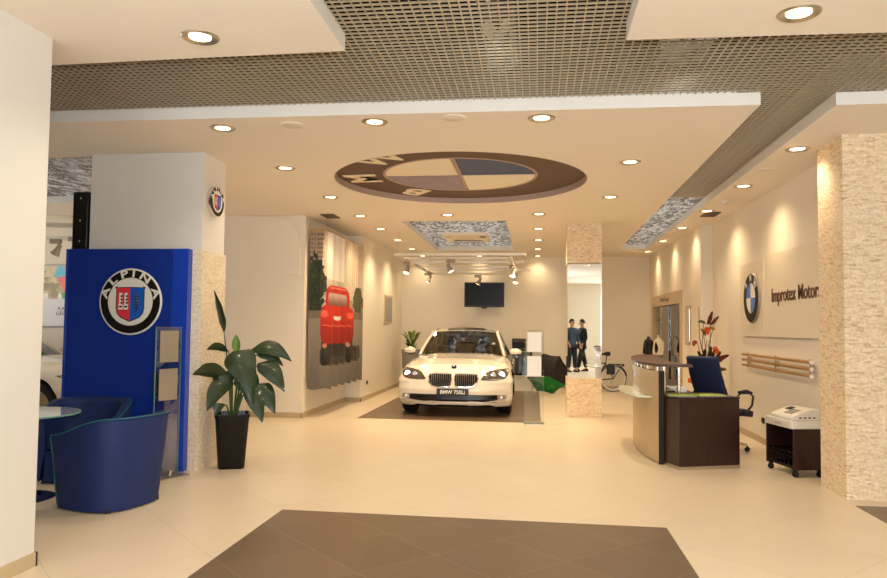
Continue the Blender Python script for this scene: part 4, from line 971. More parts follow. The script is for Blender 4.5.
    mb = MB(); mb.box(-0.62, 0.62, 3.75, 3.95, 0.75, 1.18); mb.build('rear_bench', M['cream_leather'], t, True, bevel=0.04)
    mb = MB(); mb.box(-0.11, 0.11, 2.36, 2.38, 1.30, 1.37); rm = mb.build('interior_mirror', M['car_black'], t, True, bevel=0.01)
    mb = MB(); mb.X = Matrix.Translation((0.0, 2.33, 1.285)); mb.ball((0, 0, 0), 0.05, 14, (1.2, 0.2, 0.8)); hg = mb.build('orange_disc', M['orange'], t)  # small orange disc behind the windscreen
    for s in (-1, 1):
        for y in (0.9, 4.11):
            wm = bpy.data.objects.new('wheel', None)
            mb = MB(); mb.X = Matrix.Translation((s * 0.835, y, 0.36)) @ Matrix.Rotation(pi / 2, 4, 'Y')
            mb.lathe([(0.25, -0.115), (0.33, -0.122), (0.352, -0.10), (0.358, -0.04), (0.358, 0.04), (0.352, 0.10), (0.33, 0.122), (0.25, 0.115)], 40, closed=True); w_ = mb.build('wheel', M['rubber'], t)
            mb = MB(); mb.X = Matrix.Translation((s * 0.835, y, 0.36)) @ Matrix.Rotation(pi / 2, 4, 'Y') @ Matrix.Scale(s, 4, (0, 0, 1))
            mb.lathe([(0.252, 0.11), (0.24, 0.10), (0.235, 0.0), (0.252, -0.1)], 36)
            for k in range(10):
                a = 2 * pi * k / 10; mb.bar((0.05 * cos(a), 0.05 * sin(a), 0.085), (0.245 * cos(a), 0.245 * sin(a), 0.095), 0.035, 0.02)
            mb.lathe([(0, 0.1), (0.06, 0.095), (0.065, 0.06), (0, 0.06)], 20); mb.build('rim', M['steel'], w_)
            bpy.data.objects.remove(wm)
    return t
car = make_car('white luxury sedan parked nose-on on the dark floor inlay', (-1.36, 11.86, 0.003), radians(0.8))
car2 = dup(car, 'white car mostly hidden at far left behind the blue panel and tub chairs', (-5.72, 9.75, 0), radians(90))

# ------------------------------------------------------------------ rear centre: umbrella, display counter, plant, bicycle
t = thing('open_umbrella', 'open black and green umbrella lying on its side on the rear floor', 'umbrella', mtx=Matrix.Translation((0.29, 16.75, 0.452)) @ Matrix.Rotation(radians(104), 4, 'X') @ Matrix.Rotation(radians(13), 4, 'Z'))
UR = 0.5
for k in range(8):
    mb = MB()
    def gore(u_, v_):
        a = 2 * pi * (k + u_) / 8; am = 2 * pi * (k + 0.5) / 8; rr = UR * v_
        flat = cos(pi / 8) / cos(a - am); rr *= flat * (1 - 0.05 * v_ * sin(pi * u_))
        return (rr * cos(a), rr * sin(a), 0.17 - 0.17 * v_ ** 1.8)
    mb.surf(6, 8, gore); ang_ = (360 * (k + 0.5) / 8 + 13) % 360
    mb.build('canopy_panel', M['umbrella_green' if 190 < ang_ < 350 else 'umbrella_black'], t, True, ang=180)
mb = MB(); mb.X = Matrix.Translation((0, -0.30, 0.0955)) @ Matrix.Rotation(radians(27), 4, 'X'); mb.lathe([(0.055, 0), (0.08, 0), (0.08, 0.004), (0.055, 0.004)], 24, closed=True); mb.lathe([(0, 0), (0.03, 0), (0.03, 0.004), (0, 0.004)], 16); mb.build('round_print', M['umbrella_print'], t)
mb = MB(); mb.cyl((0, 0, 0.16), (0, 0, 0.225), 0.012, 0.006, 10); mb.build('ferrule', M['black_plastic'], t)
mb = MB(); mb.cyl((0, 0, -0.45), (0, 0, 0.16), 0.007, n=8); mb.tube([(0, 0, -0.45), (0, 0, -0.5), (0.02, 0, -0.53), (0.05, 0, -0.53), (0.06, 0, -0.5)], 0.012, 8); mb.build('shaft', M['dark_metal'], t)

t = thing('glass_display_counter', 'low dark glass display counter on a pale plinth behind the sedan', 'display counter', (-0.58, 17.65, 0))
mb = MB(); mb.box(-0.62, 0.5, -0.3, 0.35, 0, 0.34); mb.build('plinth', M['white_metal'], t, True, bevel=0.008)
mb = MB(); mb.box(-0.62, 0.5, -0.3, -0.29, 0.36, 0.92); mb.box(0.49, 0.5, -0.29, 0.35, 0.36, 0.92); mb.box(-0.62, -0.61, -0.29, 0.35, 0.36, 0.92); mb.build('glass_sides', M['glass_dark'], t, False)
mb = MB(); mb.box(-0.64, 0.52, -0.32, 0.37, 0.92, 0.94); mb.build('glass_top', M['glass_green'], t, False)
mb = MB(); mb.box(-0.64, 0.52, -0.32, 0.37, 0.34, 0.36); mb.build('shelf_board', M['white_metal'], t, False)
t = thing('black_coffee_machine', 'black boxy machine standing on the glass counter behind the sedan', 'coffee machine', (-0.40, 17.62, 0.94))
mb = MB(); mb.box(-0.17, 0.17, -0.16, 0.2, 0, 0.06); mb.build('drip_tray', M['black_plastic'], t, True, bevel=0.01)
mb = MB(); mb.box(-0.17, 0.17, 0.02, 0.2, 0.062, 0.2); mb.box(-0.17, 0.17, -0.15, 0.2, 0.2, 0.3); mb.build('housing', M['dark_grey'], t, True, bevel=0.012)

t = thing('rear_potted_plant', 'leafy green plant in a pale tall planter behind the sedan at left', 'plant', (-3.02, 17.4, 0))
mb = MB(); mb.lathe([(0, 0), (0.15, 0), (0.19, 0.02), (0.24, 0.9), (0.25, 0.94), (0.22, 0.94), (0.21, 0.86), (0, 0.86)], 28); mb.build('planter', M['grey_plastic'], t)
rnd = random.Random(3)
for k in range(22):
    a = rnd.uniform(0, 2 * pi); h = rnd.uniform(0.05, 0.45); rr = rnd.uniform(0.08, 0.32)
    p0 = (rr * 0.35 * cos(a), rr * 0.35 * sin(a), 0.92 + h * 0.6); p1 = (rr * cos(a), rr * sin(a), 0.92 + h - (0.35 if k < 5 else -0.05))
    mb = MB(); petal(mb, p0, p1, 0.05, 0.4, 0.2); mb.build('leaf', M['leaf_light' if k % 3 else 'leaf'], t, True, ang=180)
mb = MB()
for k in range(8): a = k * 0.8; mb.tube([(0, 0, 0.85), (0.04 * cos(a), 0.04 * sin(a), 1.0), (0.1 * cos(a), 0.1 * sin(a), 1.2)], 0.006, 5)
mb.build('stems', M['stem'], t)

t = thing('bicycle', 'black bicycle with white-rimmed wheels standing behind the mirrored column', 'bicycle', (1.845, 17.6, 0))
t.scale = (0.88, 0.88, 0.88)
def wheel(x, name):
    mb = MB(); n = 36; mb.tube([(x + 0.342 * cos(2 * pi * i / n), 0, 0.355 + 0.342 * sin(2 * pi * i / n)) for i in range(n)], 0.013, 8, True); w_ = mb.build(name, M['rubber'], t)
    mb = MB(); mb.tube([(x + 0.313 * cos(2 * pi * i / n), 0, 0.355 + 0.313 * sin(2 * pi * i / n)) for i in range(n)], 0.026, 8, True); mb.build('rim', M['paper'], w_)
    mb = MB()
    for i in range(14): a = 2 * pi * i / 14; mb.cyl((x, 0.02 * (-1) ** i, 0.355), (x + 0.3 * cos(a), 0, 0.355 + 0.3 * sin(a)), 0.002, n=5)
    mb.cyl((x, -0.04, 0.355), (x, 0.04, 0.355), 0.025, n=12); mb.build('spokes', M['steel'], w_)
wheel(0, 'wheel'); wheel(-1.08, 'wheel')
mb = MB(); BB = (-0.46, 0, 0.30); ST = (-0.20, 0, 0.76); HT = (-0.86, 0, 0.80)
for a, b, r_ in ((BB, ST, 0.016), (BB, (-0.87, 0, 0.68), 0.02), (ST, HT, 0.016), ((-0.84, 0, 0.86), (-0.9, 0, 0.62), 0.02)): mb.cyl(a, b, r_, n=10)
for s in (-1, 1): mb.cyl((BB[0], s * 0.03, BB[2]), (0, s * 0.06, 0.355), 0.01, n=8); mb.cyl((ST[0], s * 0.02, ST[2]), (0, s * 0.06, 0.355), 0.009, n=8)
mb.build('frame', M['black_plastic'], t)
mb = MB()
for s in (-1, 1): mb.tube([(-0.9, s * 0.05, 0.62), (-0.98, s * 0.06, 0.5), (-1.08, s * 0.06, 0.355)], 0.011, 8)
mb.build('fork', M['black_plastic'], t)
mb = MB(); mb.tube([(-0.70, -0.3, 0.98), (-0.80, -0.22, 1.0), (-0.85, 0, 0.98), (-0.80, 0.22, 1.0), (-0.70, 0.3, 0.98)], 0.012, 8); mb.cyl((-0.85, 0, 0.98), (-0.84, 0, 0.85), 0.014, n=8); mb.build('handlebar', M['steel'], t)
mb = MB(); mb.add([], []); mb.tube([(-0.33, 0, 1.015), (-0.25, 0, 1.02), (-0.16, 0, 1.025), (-0.08, 0, 1.03)], [0.018, 0.035, 0.06, 0.055], 10); mb.cyl((-0.17, 0, 1.01), ST, 0.014, n=8); mb.build('saddle', M['black_plastic'], t)
mb = MB(); mb.box(-0.14, 0.28, -0.07, 0.07, 0.735, 0.755); mb.tube([(0.25, -0.05, 0.74), (0, -0.065, 0.355)], 0.006, 6); mb.tube([(0.25, 0.05, 0.74), (0, 0.065, 0.355)], 0.006, 6); mb.box(0.25, 0.29, -0.03, 0.03, 0.69, 0.735); mb.build('luggage_rack', M['black_plastic'], t, False)
mb = MB(); mb.box(-0.19, 0.03, -0.17, -0.08, 0.47, 0.73); mb.build('pannier_bag', M['black_plastic'], t, True, bevel=0.02)
mb = MB(); mb.tube([(0.36 * cos(a), 0, 0.36 + 0.385 * sin(a)) for a in [radians(10) + radians(150) * i / 16 for i in range(17)]], 0.016, 6); mb.build('mudguard', M['black_plastic'], t)
mb = MB(); mb.X = Matrix.Translation((BB[0], -0.045, BB[2])) @ Matrix.Rotation(pi / 2, 4, 'X'); mb.lathe([(0.07, -0.004), (0.09, -0.004), (0.09, 0.004), (0.07, 0.004)], 24, closed=True); mb.X = Matrix.Identity(4); mb.bar((BB[0], -0.06, BB[2]), (BB[0] + 0.15, -0.06, BB[2] - 0.06), 0.02, 0.015); mb.bar((BB[0], 0.06, BB[2]), (BB[0] - 0.15, 0.06, BB[2] + 0.06), 0.02, 0.015); mb.bar((BB[0] + 0.15, -0.13, BB[2] - 0.06), (BB[0] + 0.15, -0.05, BB[2] - 0.06), 0.08, 0.02); mb.cyl((BB[0], -0.07, BB[2]), (BB[0], 0.07, BB[2]), 0.02, n=10); mb.build('crankset', M['steel'], t)
mb = MB(); mb.cyl((-0.06, -0.06, 0.3), (-0.02, -0.2, 0.0), 0.009, n=8); mb.build('kickstand', M['steel'], t)

# ------------------------------------------------------------------ right rear: display cabinet, mirror, flowers
t = thing('display_cabinet', 'beige wall display cabinet with sliding glass door and lit shelves at the right', 'display cabinet', (2.8, CY0, 0))
Lc = CY1 - CY0
mb = MB(); mb.box(-0.03, 0.02, 0, Lc, 2.02, CZ1); fr_ = mb.build('header_panel', M['cabinet_beige'], t, False)
text_obj('header_lettering', 'BMW Lifestyle', 0.13, M['cabinet_dark'], fr_, 0.001, frame((-0.032, 1.7, 2.14), (0, -1, 0), (0, 0, 1)), 0.0, 1.35)
for a, b in ((0, 0.12), (Lc - 0.12, Lc)):
    mb = MB(); mb.box(-0.03, 0.5, a, b, 0, 2.02); mb.build('side_panel', M['cabinet_beige'], t, False)
mb = MB(); mb.box(0.5, 0.53, 0.12, Lc - 0.12, 0, 2.02); mb.build('back_panel', M['cabinet_dark'], t, False)
mb = MB(); mb.box(-0.03, 0.5, 0.12, Lc - 0.12, 0, 0.12); mb.build('bottom_panel', M['cabinet_beige'], t, False)
for z in (0.55, 0.95, 1.32, 1.66):
    mb = MB(); mb.box(0.03, 0.49, 0.13, 2.3, z, z + 0.015); mb.build('shelf', M['frosted_shelf'], t, False)
mb = MB(); mb.box(-0.02, -0.01, 1.3, 2.4, 0.12, 2.0); mb.build('sliding_door', M['glass_green'], t, False)
mb = MB(); mb.box(0.0, 0.01, 0.12, 1.42, 0.12, 2.0); mb.build('sliding_door', M['glass_green'], t, False)
mb = MB(); mb.box(0.02, 0.49, 2.42, Lc - 0.13, 1.66, 1.675); mb.build('shelf', M['frosted_shelf'], t, False)
def torso(loc, rz, label, m):
    t = thing('dress_form', label, 'mannequin', loc, rz, 'dressed torso forms on stands')
    t.scale = (0.6, 0.6, 0.6)
    mb = MB(); mb.cyl((0, 0, -loc[2] / 0.6 + 0.02), (0, 0, 0.02), 0.02, n=12); mb.lathe([(0, 0), (0.2, 0), (0.2, 0.015), (0.05, 0.04), (0, 0.04)], 24, (0, 0, -loc[2] / 0.6)); mb.build('stand', M['chrome'], t)
    mb = MB(); rg = [(0.17, 0.11, 0.0), (0.18, 0.12, 0.1), (0.16, 0.11, 0.25), (0.19, 0.13, 0.42), (0.2, 0.12, 0.52), (0.12, 0.08, 0.6), (0.055, 0.055, 0.63), (0.05, 0.05, 0.70)]
    n = 20; vs = [(a * cos(2 * pi * i / n), b * sin(2 * pi * i / n), z) for a, b, z in rg for i in range(n)]
    fs = [(k * n + i, k * n + (i + 1) % n, (k + 1) * n + (i + 1) % n, (k + 1) * n + i) for k in range(len(rg) - 1) for i in range(n)] + [tuple(range(n))[::-1], tuple(range((len(rg) - 1) * n, len(rg) * n))]
    mb.add(vs, fs); mb.build('jacket', m, t)
    mb = MB()
    for s in (-1, 1): mb.tube([(s * 0.17, 0, 0.54), (s * 0.225, 0.01, 0.4), (s * 0.24, -0.01, 0.22), (s * 0.225, -0.04, 0.05)], [0.05, 0.055, 0.045, 0.04], 10)
    mb.build('sleeves', m, t)
    if m is not M['car_black']: mb = MB(); mb.X = Matrix.Translation((0, 0, 0)); mb.ball((0, -0.10, 0.3), 0.1, 12, (0.9, 0.45, 2.4)); mb.build('jacket_front', M['car_black'], t)
    mb = MB(); mb.ball((0, 0, 0.72), 0.05, 12, (1, 1, 0.6)); mb.build('neck_cap', M['white_plastic'], t)
    return t
torso((2.63, 15.95, 0.93), radians(-60), 'small torso form in a cream and black jacket on a stand before the wall cabinet', M['sign_white'])
torso((2.50, 16.5, 0.92), radians(-60), 'small torso form in a black jacket on a stand before the wall cabinet', M['car_black'])
# plinth shelf the torsos stand on belongs to the cabinet
mb = MB(); mb.box(0.02, 0.49, 2.42, Lc - 0.13, 0.54, 0.557); mb.build('shelf', M['frosted_shelf'], t, False)
def cap(loc, m, label):
    t = thing('peaked_cap', label, 'cap', loc, radians(-90), 'caps on the cabinet shelf')
    mb = MB(); mb.lathe([(0.088, 0), (0.09, 0.04), (0.075, 0.085), (0.04, 0.108), (0, 0.115)], 20); mb.build('crown', m, t)
    mb = MB(); mb.surf(8, 4, lambda u_, v_: ((0.08 + 0.02 * v_) * cos(radians(-150 + 120 * u_)) , (0.085 + 0.07 * v_ * sin(pi * u_)) * sin(radians(-150 + 120 * u_)), 0.012 - 0.01 * v_)); mb.build('peak', m, t, True, solid=0.004)
cap((2.93, 16.85, 1.676), M['letter_white'], 'white peaked cap on the upper cabinet shelf'); cap((2.93, 17.25, 1.676), M['car_black'], 'black peaked cap on the upper cabinet shelf')

t = thing('wall_mirror', 'narrow upright steel-framed wall mirror beside the display cabinet', 'mirror', (2.8, 13.72, 1.58))
mb = MB(); mb.box(-0.02, 0, -0.22, 0.22, -0.36, 0.36); mb.build('mirror_frame', M['steel'], t, True, bevel=0.004)
mb = MB(); mb.box(-0.024, -0.019, -0.17, 0.17, -0.31, 0.31); mb.build('mirror_glass', M['mirror_plain'], t, False)

t = thing('dried_flower_arrangement', 'tall dried flower and twig arrangement in a dark vase against the right wall', 'flower arrangement', (2.62, 11.6, 0))
mb = MB(); mb.lathe([(0, 0), (0.13, 0), (0.15, 0.05), (0.17, 0.3), (0.13, 0.5), (0.10, 0.56), (0.12, 0.6), (0.10, 0.6), (0.085, 0.55), (0, 0.5)], 24); mb.build('vase', M['wenge'], t)
rnd = random.Random(11); mb = MB()
TW = [((-0.10, 0, 1.86), 0.05), ((-0.12, 0.02, 1.3), -0.05), ((-0.02, 0.03, 1.62), 0.06), ((0.06, -0.03, 1.72), -0.05), ((0.15, 0, 1.66), 0.08), ((0.02, 0, 1.35), 0.04), ((0.14, 0.05, 1.25), -0.03), ((-0.04, 0, 1.5), -0.06)]
for (x, y, z), w in TW:
    mb.tube([(0.02 * x, 0, 0.5), (0.35 * x + w, y * 0.4, 0.85), (0.6 * x - w * 0.6, y * 0.7, 0.5 + (z - 0.5) * 0.65), (x, y, z)], [0.008, 0.007, 0.006, 0.004], 6)
mb.build('twigs', M['twig'], t)
LF = [((-0.02, -0.05, 0.8), (-0.2, -0.1, 0.84), 'dry_leaf_green'), ((0.08, -0.05, 0.8), (0.18, -0.1, 0.98), 'dry_leaf'), ((-0.08, -0.06, 0.78), (-0.02, -0.1, 1.02), 'dry_leaf_green'), ((0.1, -0.04, 0.84), (0.3, -0.06, 0.92), 'dry_leaf'), ((-0.16, -0.03, 0.78), (-0.22, -0.06, 0.9), 'dry_leaf_green'), ((0.0, -0.04, 0.8), (0.12, -0.08, 1.0), 'dry_leaf_green'), ((0.05, -0.04, 0.78), (0.22, -0.08, 0.86), 'dry_leaf'), ((-0.05, -0.02, 0.8), (-0.12, -0.05, 0.98), 'dry_leaf_green'), ((0.1, -0.05, 0.72), (0.26, -0.08, 0.7), 'dry_leaf'), ((-0.1, -0.05, 0.7), (-0.27, -0.06, 0.78), 'dry_leaf'),
      ((0.02, -0.02, 1.58), (0.10, -0.03, 1.80), 'dry_leaf'), ((0.06, -0.02, 1.58), (0.20, -0.03, 1.72), 'dry_leaf'), ((0.0, -0.02, 1.6), (-0.13, -0.03, 1.62), 'dry_leaf_green'), ((0.06, -0.02, 1.56), (0.14, -0.03, 1.5), 'yellow'), ((0.02, -0.02, 1.55), (0.03, -0.03, 1.42), 'orange'), ((0.0, 0, 1.4), (-0.08, 0, 1.52), 'dry_leaf'), ((-0.12, 0, 1.16), (-0.16, 0, 1.04), 'dry_leaf'), ((0.02, -0.02, 0.84), (0.06, -0.06, 1.06), 'dry_leaf_green'), ((0.0, 0, 0.75), (0.02, -0.12, 0.9), 'dry_leaf_green')]
for a, b, mk in LF:
    if b[2] < 1.1: a = (a[0] * 1.1, a[1], a[2] + 0.17); b = (b[0] * 1.15, b[1], b[2] + 0.2)
    mb = MB(); petal(mb, a, b, 0.07, 0.12, 0.2, side=Vector((b[2] - a[2], 0.3, a[0] - b[0]))); mb.build('dried_leaf', M[mk], t, True, ang=180)
for x, z in ((0.13, 1.2), (-0.24, 0.72), (0.15, 1.17)):
    mb = MB()
    for k in range(5): a = 2 * pi * k / 5; petal(mb, (x, -0.06, z), (x + 0.055 * cos(a), -0.075, z + 0.055 * sin(a)), 0.022, 0, 0.2, side=Vector((-sin(a), 0, cos(a))), n=4)
    mb.build('flower_head', M['orange'], t, True, ang=180)

# ------------------------------------------------------------------ right wall: sign boards, roundel, rails
def board(y0, y1, z0, z1, label):
    t = thing('sign_board', label, 'sign', (3.0, (y0 + y1) / 2, z0)); h = (y1 - y0) / 2
    mb = MB(); mb.box(-0.035, -0.012, -h, h, 0, z1 - z0); mb.build('face_panel', M['sign_white'], t, True, bevel=0.003)
    mb = MB(); mb.box(-0.012, 0, -h + 0.05, h - 0.05, 0.04, z1 - z0 - 0.04); mb.build('standoff_backing', M['lamp_grey'], t, False); return t
board(9.87, 10.95, 1.42, 2.44, 'cream sign board carrying the round emblem on the right wall')
b2 = board(7.45, 9.82, 1.42, 2.47, 'cream sign board with dark company lettering on the right wall')
text_obj('lettering', 'Improtex Motors', 0.245, M['sign_letter'], b2, 0.004, frame((-0.039, 0.10, 0.515), (0, -1, 0), (0, 0, 1)), 0.0015, 0.93)
rd = thing('roundel_sign', 'blue, white and black roundel on the cream right wall sign board', 'emblem', mtx=frame((2.964, 10.32, 1.945), (0, -1, 0), (0, 0, 1)))
bmw_roundel(rd, 0.345)
t = thing('wall_buffer_rails', 'three brass-coloured horizontal rails bracketed to the right wall below the signs', 'wall rail', (2.93, 9.2, 0))
for z in (1.165, 1.09, 1.015):
    mb = MB(); mb.cyl((0, -1.05, z), (0, 1.52, z), 0.019, n=14); rl = mb.build('rail', M['brass'], t)
    mb = MB(); mb.cyl((0, -1.062, z), (0, -1.05, z), 0.022, n=14); mb.build('end_cap', M['letter_white'], rl)
for y in (-0.95, 0.2, 1.35):
    mb = MB(); mb.box(0.02, 0.035, y - 0.012, y + 0.012, 0.985, 1.195); mb.box(0.035, 0.07, y - 0.012, y + 0.012, 1.05, 1.13); mb.build('bracket', M['steel'], t, False)

# ------------------------------------------------------------------ fax cart
t = thing('fax_cart', 'dark wood cabinet cart on castors beside the right stone column', 'cart', (2.625, 7.80, 0), radians(12))
for y0 in (0.0, 0.515):
    mb = MB(); mb.box(0, 0.33, y0, y0 + 0.02, 0.075, 0.49 if y0 == 0 else 0.56); mb.build('side_panel', M['wenge'], t, True, bevel=0.002)
mb = MB(); mb.box(0.31, 0.33, 0.02, 0.515, 0.075, 0.49); mb.build('back_panel', M['car_black'], t, False)
for z in (0.075, 0.23, 0.472):
    mb = MB(); mb.box(0.03, 0.31, 0.02, 0.515, z, z + 0.018); mb.build('shelf', M['car_black'], t, False)
mb = MB()
for k in range(6): mb.box(0.02, 0.025, 0.05 + k * 0.08, 0.056 + k * 0.08, 0.10, 0.2)
mb.box(0.02, 0.025, 0.03, 0.5, 0.10, 0.106); mb.box(0.02, 0.025, 0.03, 0.5, 0.195, 0.2); mb.build('wire_basket', M['dark_metal'], t, False)
for x, y in ((0.035, 0.03), (0.035, 0.5), (0.295, 0.03), (0.295, 0.5)):
    mb = MB(); mb.cyl((x, y - 0.014, 0.03), (x, y + 0.014, 0.03), 0.03, n=16); mb.bar((x, y, 0.03), (x, y, 0.076), 0.03, 0.036); mb.build('castor', M['rubber'], t)
t = thing('desktop_printer', 'white low printer drawer unit on top of the dark cart', 'printer', (2.625, 7.80, 0.491), radians(12))
mb = MB(); mb.box(-0.015, 0.32, 0.005, 0.51, 0, 0.085); mb.build('housing', M['white_plastic'], t, True, bevel=0.01)
mb = MB(); mb.box(-0.018, -0.014, 0.05, 0.46, 0.02, 0.06); mb.build('drawer_front', M['white_metal'], t, True, bevel=0.002)
mb = MB(); mb.box(-0.024, -0.018, 0.2, 0.31, 0.036, 0.044); mb.build('drawer_handle', M['grey_plastic'], t, False)
t = thing('fax_machine', 'cream fax machine with sloping keypad on top of the white printer', 'fax machine', (2.625, 7.80, 0.577), radians(12))
mb = MB(); pr = [(0.0, 0.0), (0.31, 0.0), (0.31, 0.112), (0.20, 0.11), (0.02, 0.045), (0.0, 0.03)]
mb.X = Matrix(((1, 0, 0, 0), (0, 0, 1, 0), (0, 1, 0, 0), (0, 0, 0, 1))); mb.prism(pr, 0.03, 0.44); mb.build('housing', M['white_plastic'], t, True, bevel=0.008)
mb = MB()
for i in range(4):
    for j in range(5):
        x, y = 0.05 + i * 0.028, 0.12 + j * 0.03; z = 0.045 + (x - 0.02) * 0.065 / 0.18 + 0.002; mb.box(x, x + 0.018, y, y + 0.02, z, z + 0.008)
mb.build('keypad', M['grey_plastic'], t, False)
mb = MB(); mb.bar((0.13, 0.33, 0.087), (0.19, 0.33, 0.109), 0.09, 0.006); mb.build('display', M['tv_screen'], t, False)
mb = MB()
for k in range(4): mb.box(0.08 + k * 0.05, 0.105 + k * 0.05, 0.027, 0.031, 0.02, 0.035)
mb.build('side_slots', M['dark_grey'], t, False)

# ------------------------------------------------------------------ reception counter
cx_ = lambda y: 1.268 + (y - 9.25) ** 2 / (8.8 if y < 9.25 else 13.0)
Y0, Y1 = 8.30, 11.3
def band(mb, d0, d1, z0, z1, y0=Y0, y1=Y1, n=30):
    lo = [(cx_(y0 + (y1 - y0) * i / n) + d0, y0 + (y1 - y0) * i / n) for i in range(n + 1)]; hi = [(cx_(y0 + (y1 - y0) * i / n) + d1, y0 + (y1 - y0) * i / n) for i in range(n, -1, -1)]
    vs = []; fs = []; k = n + 1
    for (x, y), (x2, y2) in zip(lo, hi[::-1]): vs += [(x, y, z0), (x2, y2, z0), (x2, y2, z1), (x, y, z1)]
    for i in range(n):
        for j in range(4): fs.append((i * 4 + j, i * 4 + (j + 1) % 4, (i + 1) * 4 + (j + 1) % 4, (i + 1) * 4 + j))
    fs += [(0, 1, 2, 3), (n * 4 + 3, n * 4 + 2, n * 4 + 1, n * 4)]; mb.add(vs, fs)
t = thing('reception_counter', 'curved reception counter with brushed beige metal front and dark wood top', 'reception counter', (0, 0, 0))
mb = MB(); band(mb, 0, 0.025, 0.015, 1.03); mb.build('curved_front', M['desk_steel'], t, True)
mb = MB(); band(mb, 0.026, 0.05, 0.0, 1.03); mb.build('inner_lining', M['car_black'], t, True)
mb = MB(); band(mb, -0.004, 0.054, 0.0, 1.035, Y0 - 0.014, Y0 - 0.001, 1); mb.build('end_strip', M['rubber'], t, False)
mb = MB(); band(mb, -0.03, 0.34, 1.085, 1.115, 8.24, 11.3); mb.build('counter_top', M['counter_wood'], t, True)
mb = MB(); band(mb, 0.06, 0.62, 0.715, 0.745, 8.72, 11.25); mb.build('work_surface', M['wenge'], t, True)
for k in range(9):
    y = 8.42 + k * 0.35; mb = MB(); mb.cyl((cx_(y) + 0.025, y, 1.03), (cx_(y) + 0.025, y, 1.085), 0.02, n=14); mb.build('counter_standoff', M['chrome'], t)
for dx, y in ((0.09, 8.40), (0.27, 8.44)):
    mb = MB(); mb.cyl((cx_(y) + dx, y, 0.766), (cx_(y) + dx, y, 1.085), 0.024, n=16); mb.build('support_post', M['chrome'], t)
mb = MB(); band(mb, 0.56, 0.6, 0.0, 0.715, 10.6, 11.2); mb.build('support_leg', M['wenge'], t, True)
n = 16; fr = [(cx_(8.55 + 1.5 * i / n) - 0.004, 8.55 + 1.5 * i / n) for i in range(n + 1)]; ou = [(cx_(8.55 + 1.6 * i / n) - 0.20 + 0.04 * (2 * i / n - 1) ** 4, 8.55 + 1.6 * i / n) for i in range(n, -1, -1)]
mb = MB(); mb.prism(fr + ou, 0.715, 0.728); gs = mb.build('glass_shelf', M['frosted_shelf'], t, False)
for y in (8.75, 9.85):
    mb = MB(); mb.bar((cx_(y) - 0.10, y, 0.706), (cx_(y), y, 0.706), 0.04, 0.016); mb.build('shelf_bracket', M['chrome'], gs, False)
mb = MB(); band(mb, -0.006, -0.001, 0.80, 0.97, 9.5, 9.95, 8); mb.build('front_plaque', M['chrome'], t, True)
t = thing('desk_return', 'dark wenge desk return cabinet at the near end of the reception counter', 'desk', (1.53, 7.99, 0), radians(20))
mb = MB(); mb.box(0.0, 0.73, 0.0, 0.56, 0.035, 0.745); mb.build('cabinet_body', M['wenge'], t, True, bevel=0.003)
mb = MB(); mb.box(-0.004, 0.734, -0.004, 0.564, 0.748, 0.773); mb.build('desk_top', M['wenge'], t, True, bevel=0.003)
mb = MB(); mb.box(0.0, 0.73, -0.002, 0.56, 0.0, 0.033); mb.build('plinth', M['steel'], t, False)
Rz = Matrix.Translation((1.53, 7.99, 0.774)) @ Matrix.Rotation(radians(20), 4, 'Z')
def brochure(x, y, z, a, m, label, w=0.21, h=0.3):
    p = Rz @ Vector((x, y, z)); t = thing('brochure', label, 'brochure', p, radians(20 + a), 'brochures on the reception desk')
    mb = MB(); mb.surf(8, 1, lambda u_, v_: (-w / 2 + w * u_, -h / 2 + h * v_, 0.006 + 0.006 * sin(pi * u_))); mb.build('cover', m, t, True, solid=0.004)
    mb = MB(); mb.box(-w / 2 + 0.004, w / 2 - 0.004, -h / 2 + 0.004, h / 2 - 0.004, 0.0, 0.004); mb.build('pages', M['paper'], t, False)
brochure(0.14, 0.2, 0, 70, M['lime'], 'lime green brochure lying at the left end of the dark desk return'); brochure(0.48, 0.2, 0, 82, M['lime'], 'lime green brochure lying near the middle of the dark desk return', 0.22, 0.31)
def stack(x, y, z, label, n):
    t = thing('paper_stack', label, 'papers', (x, y, z), radians(20))
    mb = MB(); mb.box(-0.11, 0.11, -0.15, 0.15, 0, 0.012 * n); mb.build('lower_sheets', M['paper'], t, False)
    mb = MB(); mb.X = Matrix.Rotation(radians(9), 4, 'Z'); mb.box(-0.105, 0.105, -0.148, 0.148, 0.012 * n, 0.012 * n + 0.006); mb.build('top_sheet', M['letter_white'], t, False)
stack(1.66, 9.12, 0.746, 'stack of white papers on the reception work surface behind the green brochures', 4)
t = thing('desk_telephone', 'black desk telephone on the reception work surface beneath the counter top', 'telephone', (1.52, 8.86, 0.746), radians(-60))
mb = MB(); mb.X = Matrix(((1, 0, 0, 0), (0, 0, 1, 0), (0, 1, 0, 0), (0, 0, 0, 1))); mb.prism([(-0.1, 0), (0.1, 0), (0.1, 0.03), (-0.1, 0.08)], -0.09, 0.09); mb.build('phone_base', M['black_plastic'], t, True, bevel=0.008)
mb = MB(); mb.tube([(-0.08, -0.06, 0.11), (-0.02, -0.06, 0.115), (0.05, -0.06, 0.085), (0.1, -0.06, 0.06)], [0.028, 0.016, 0.016, 0.028], 10); mb.build('handset', M['dark_grey'], t)

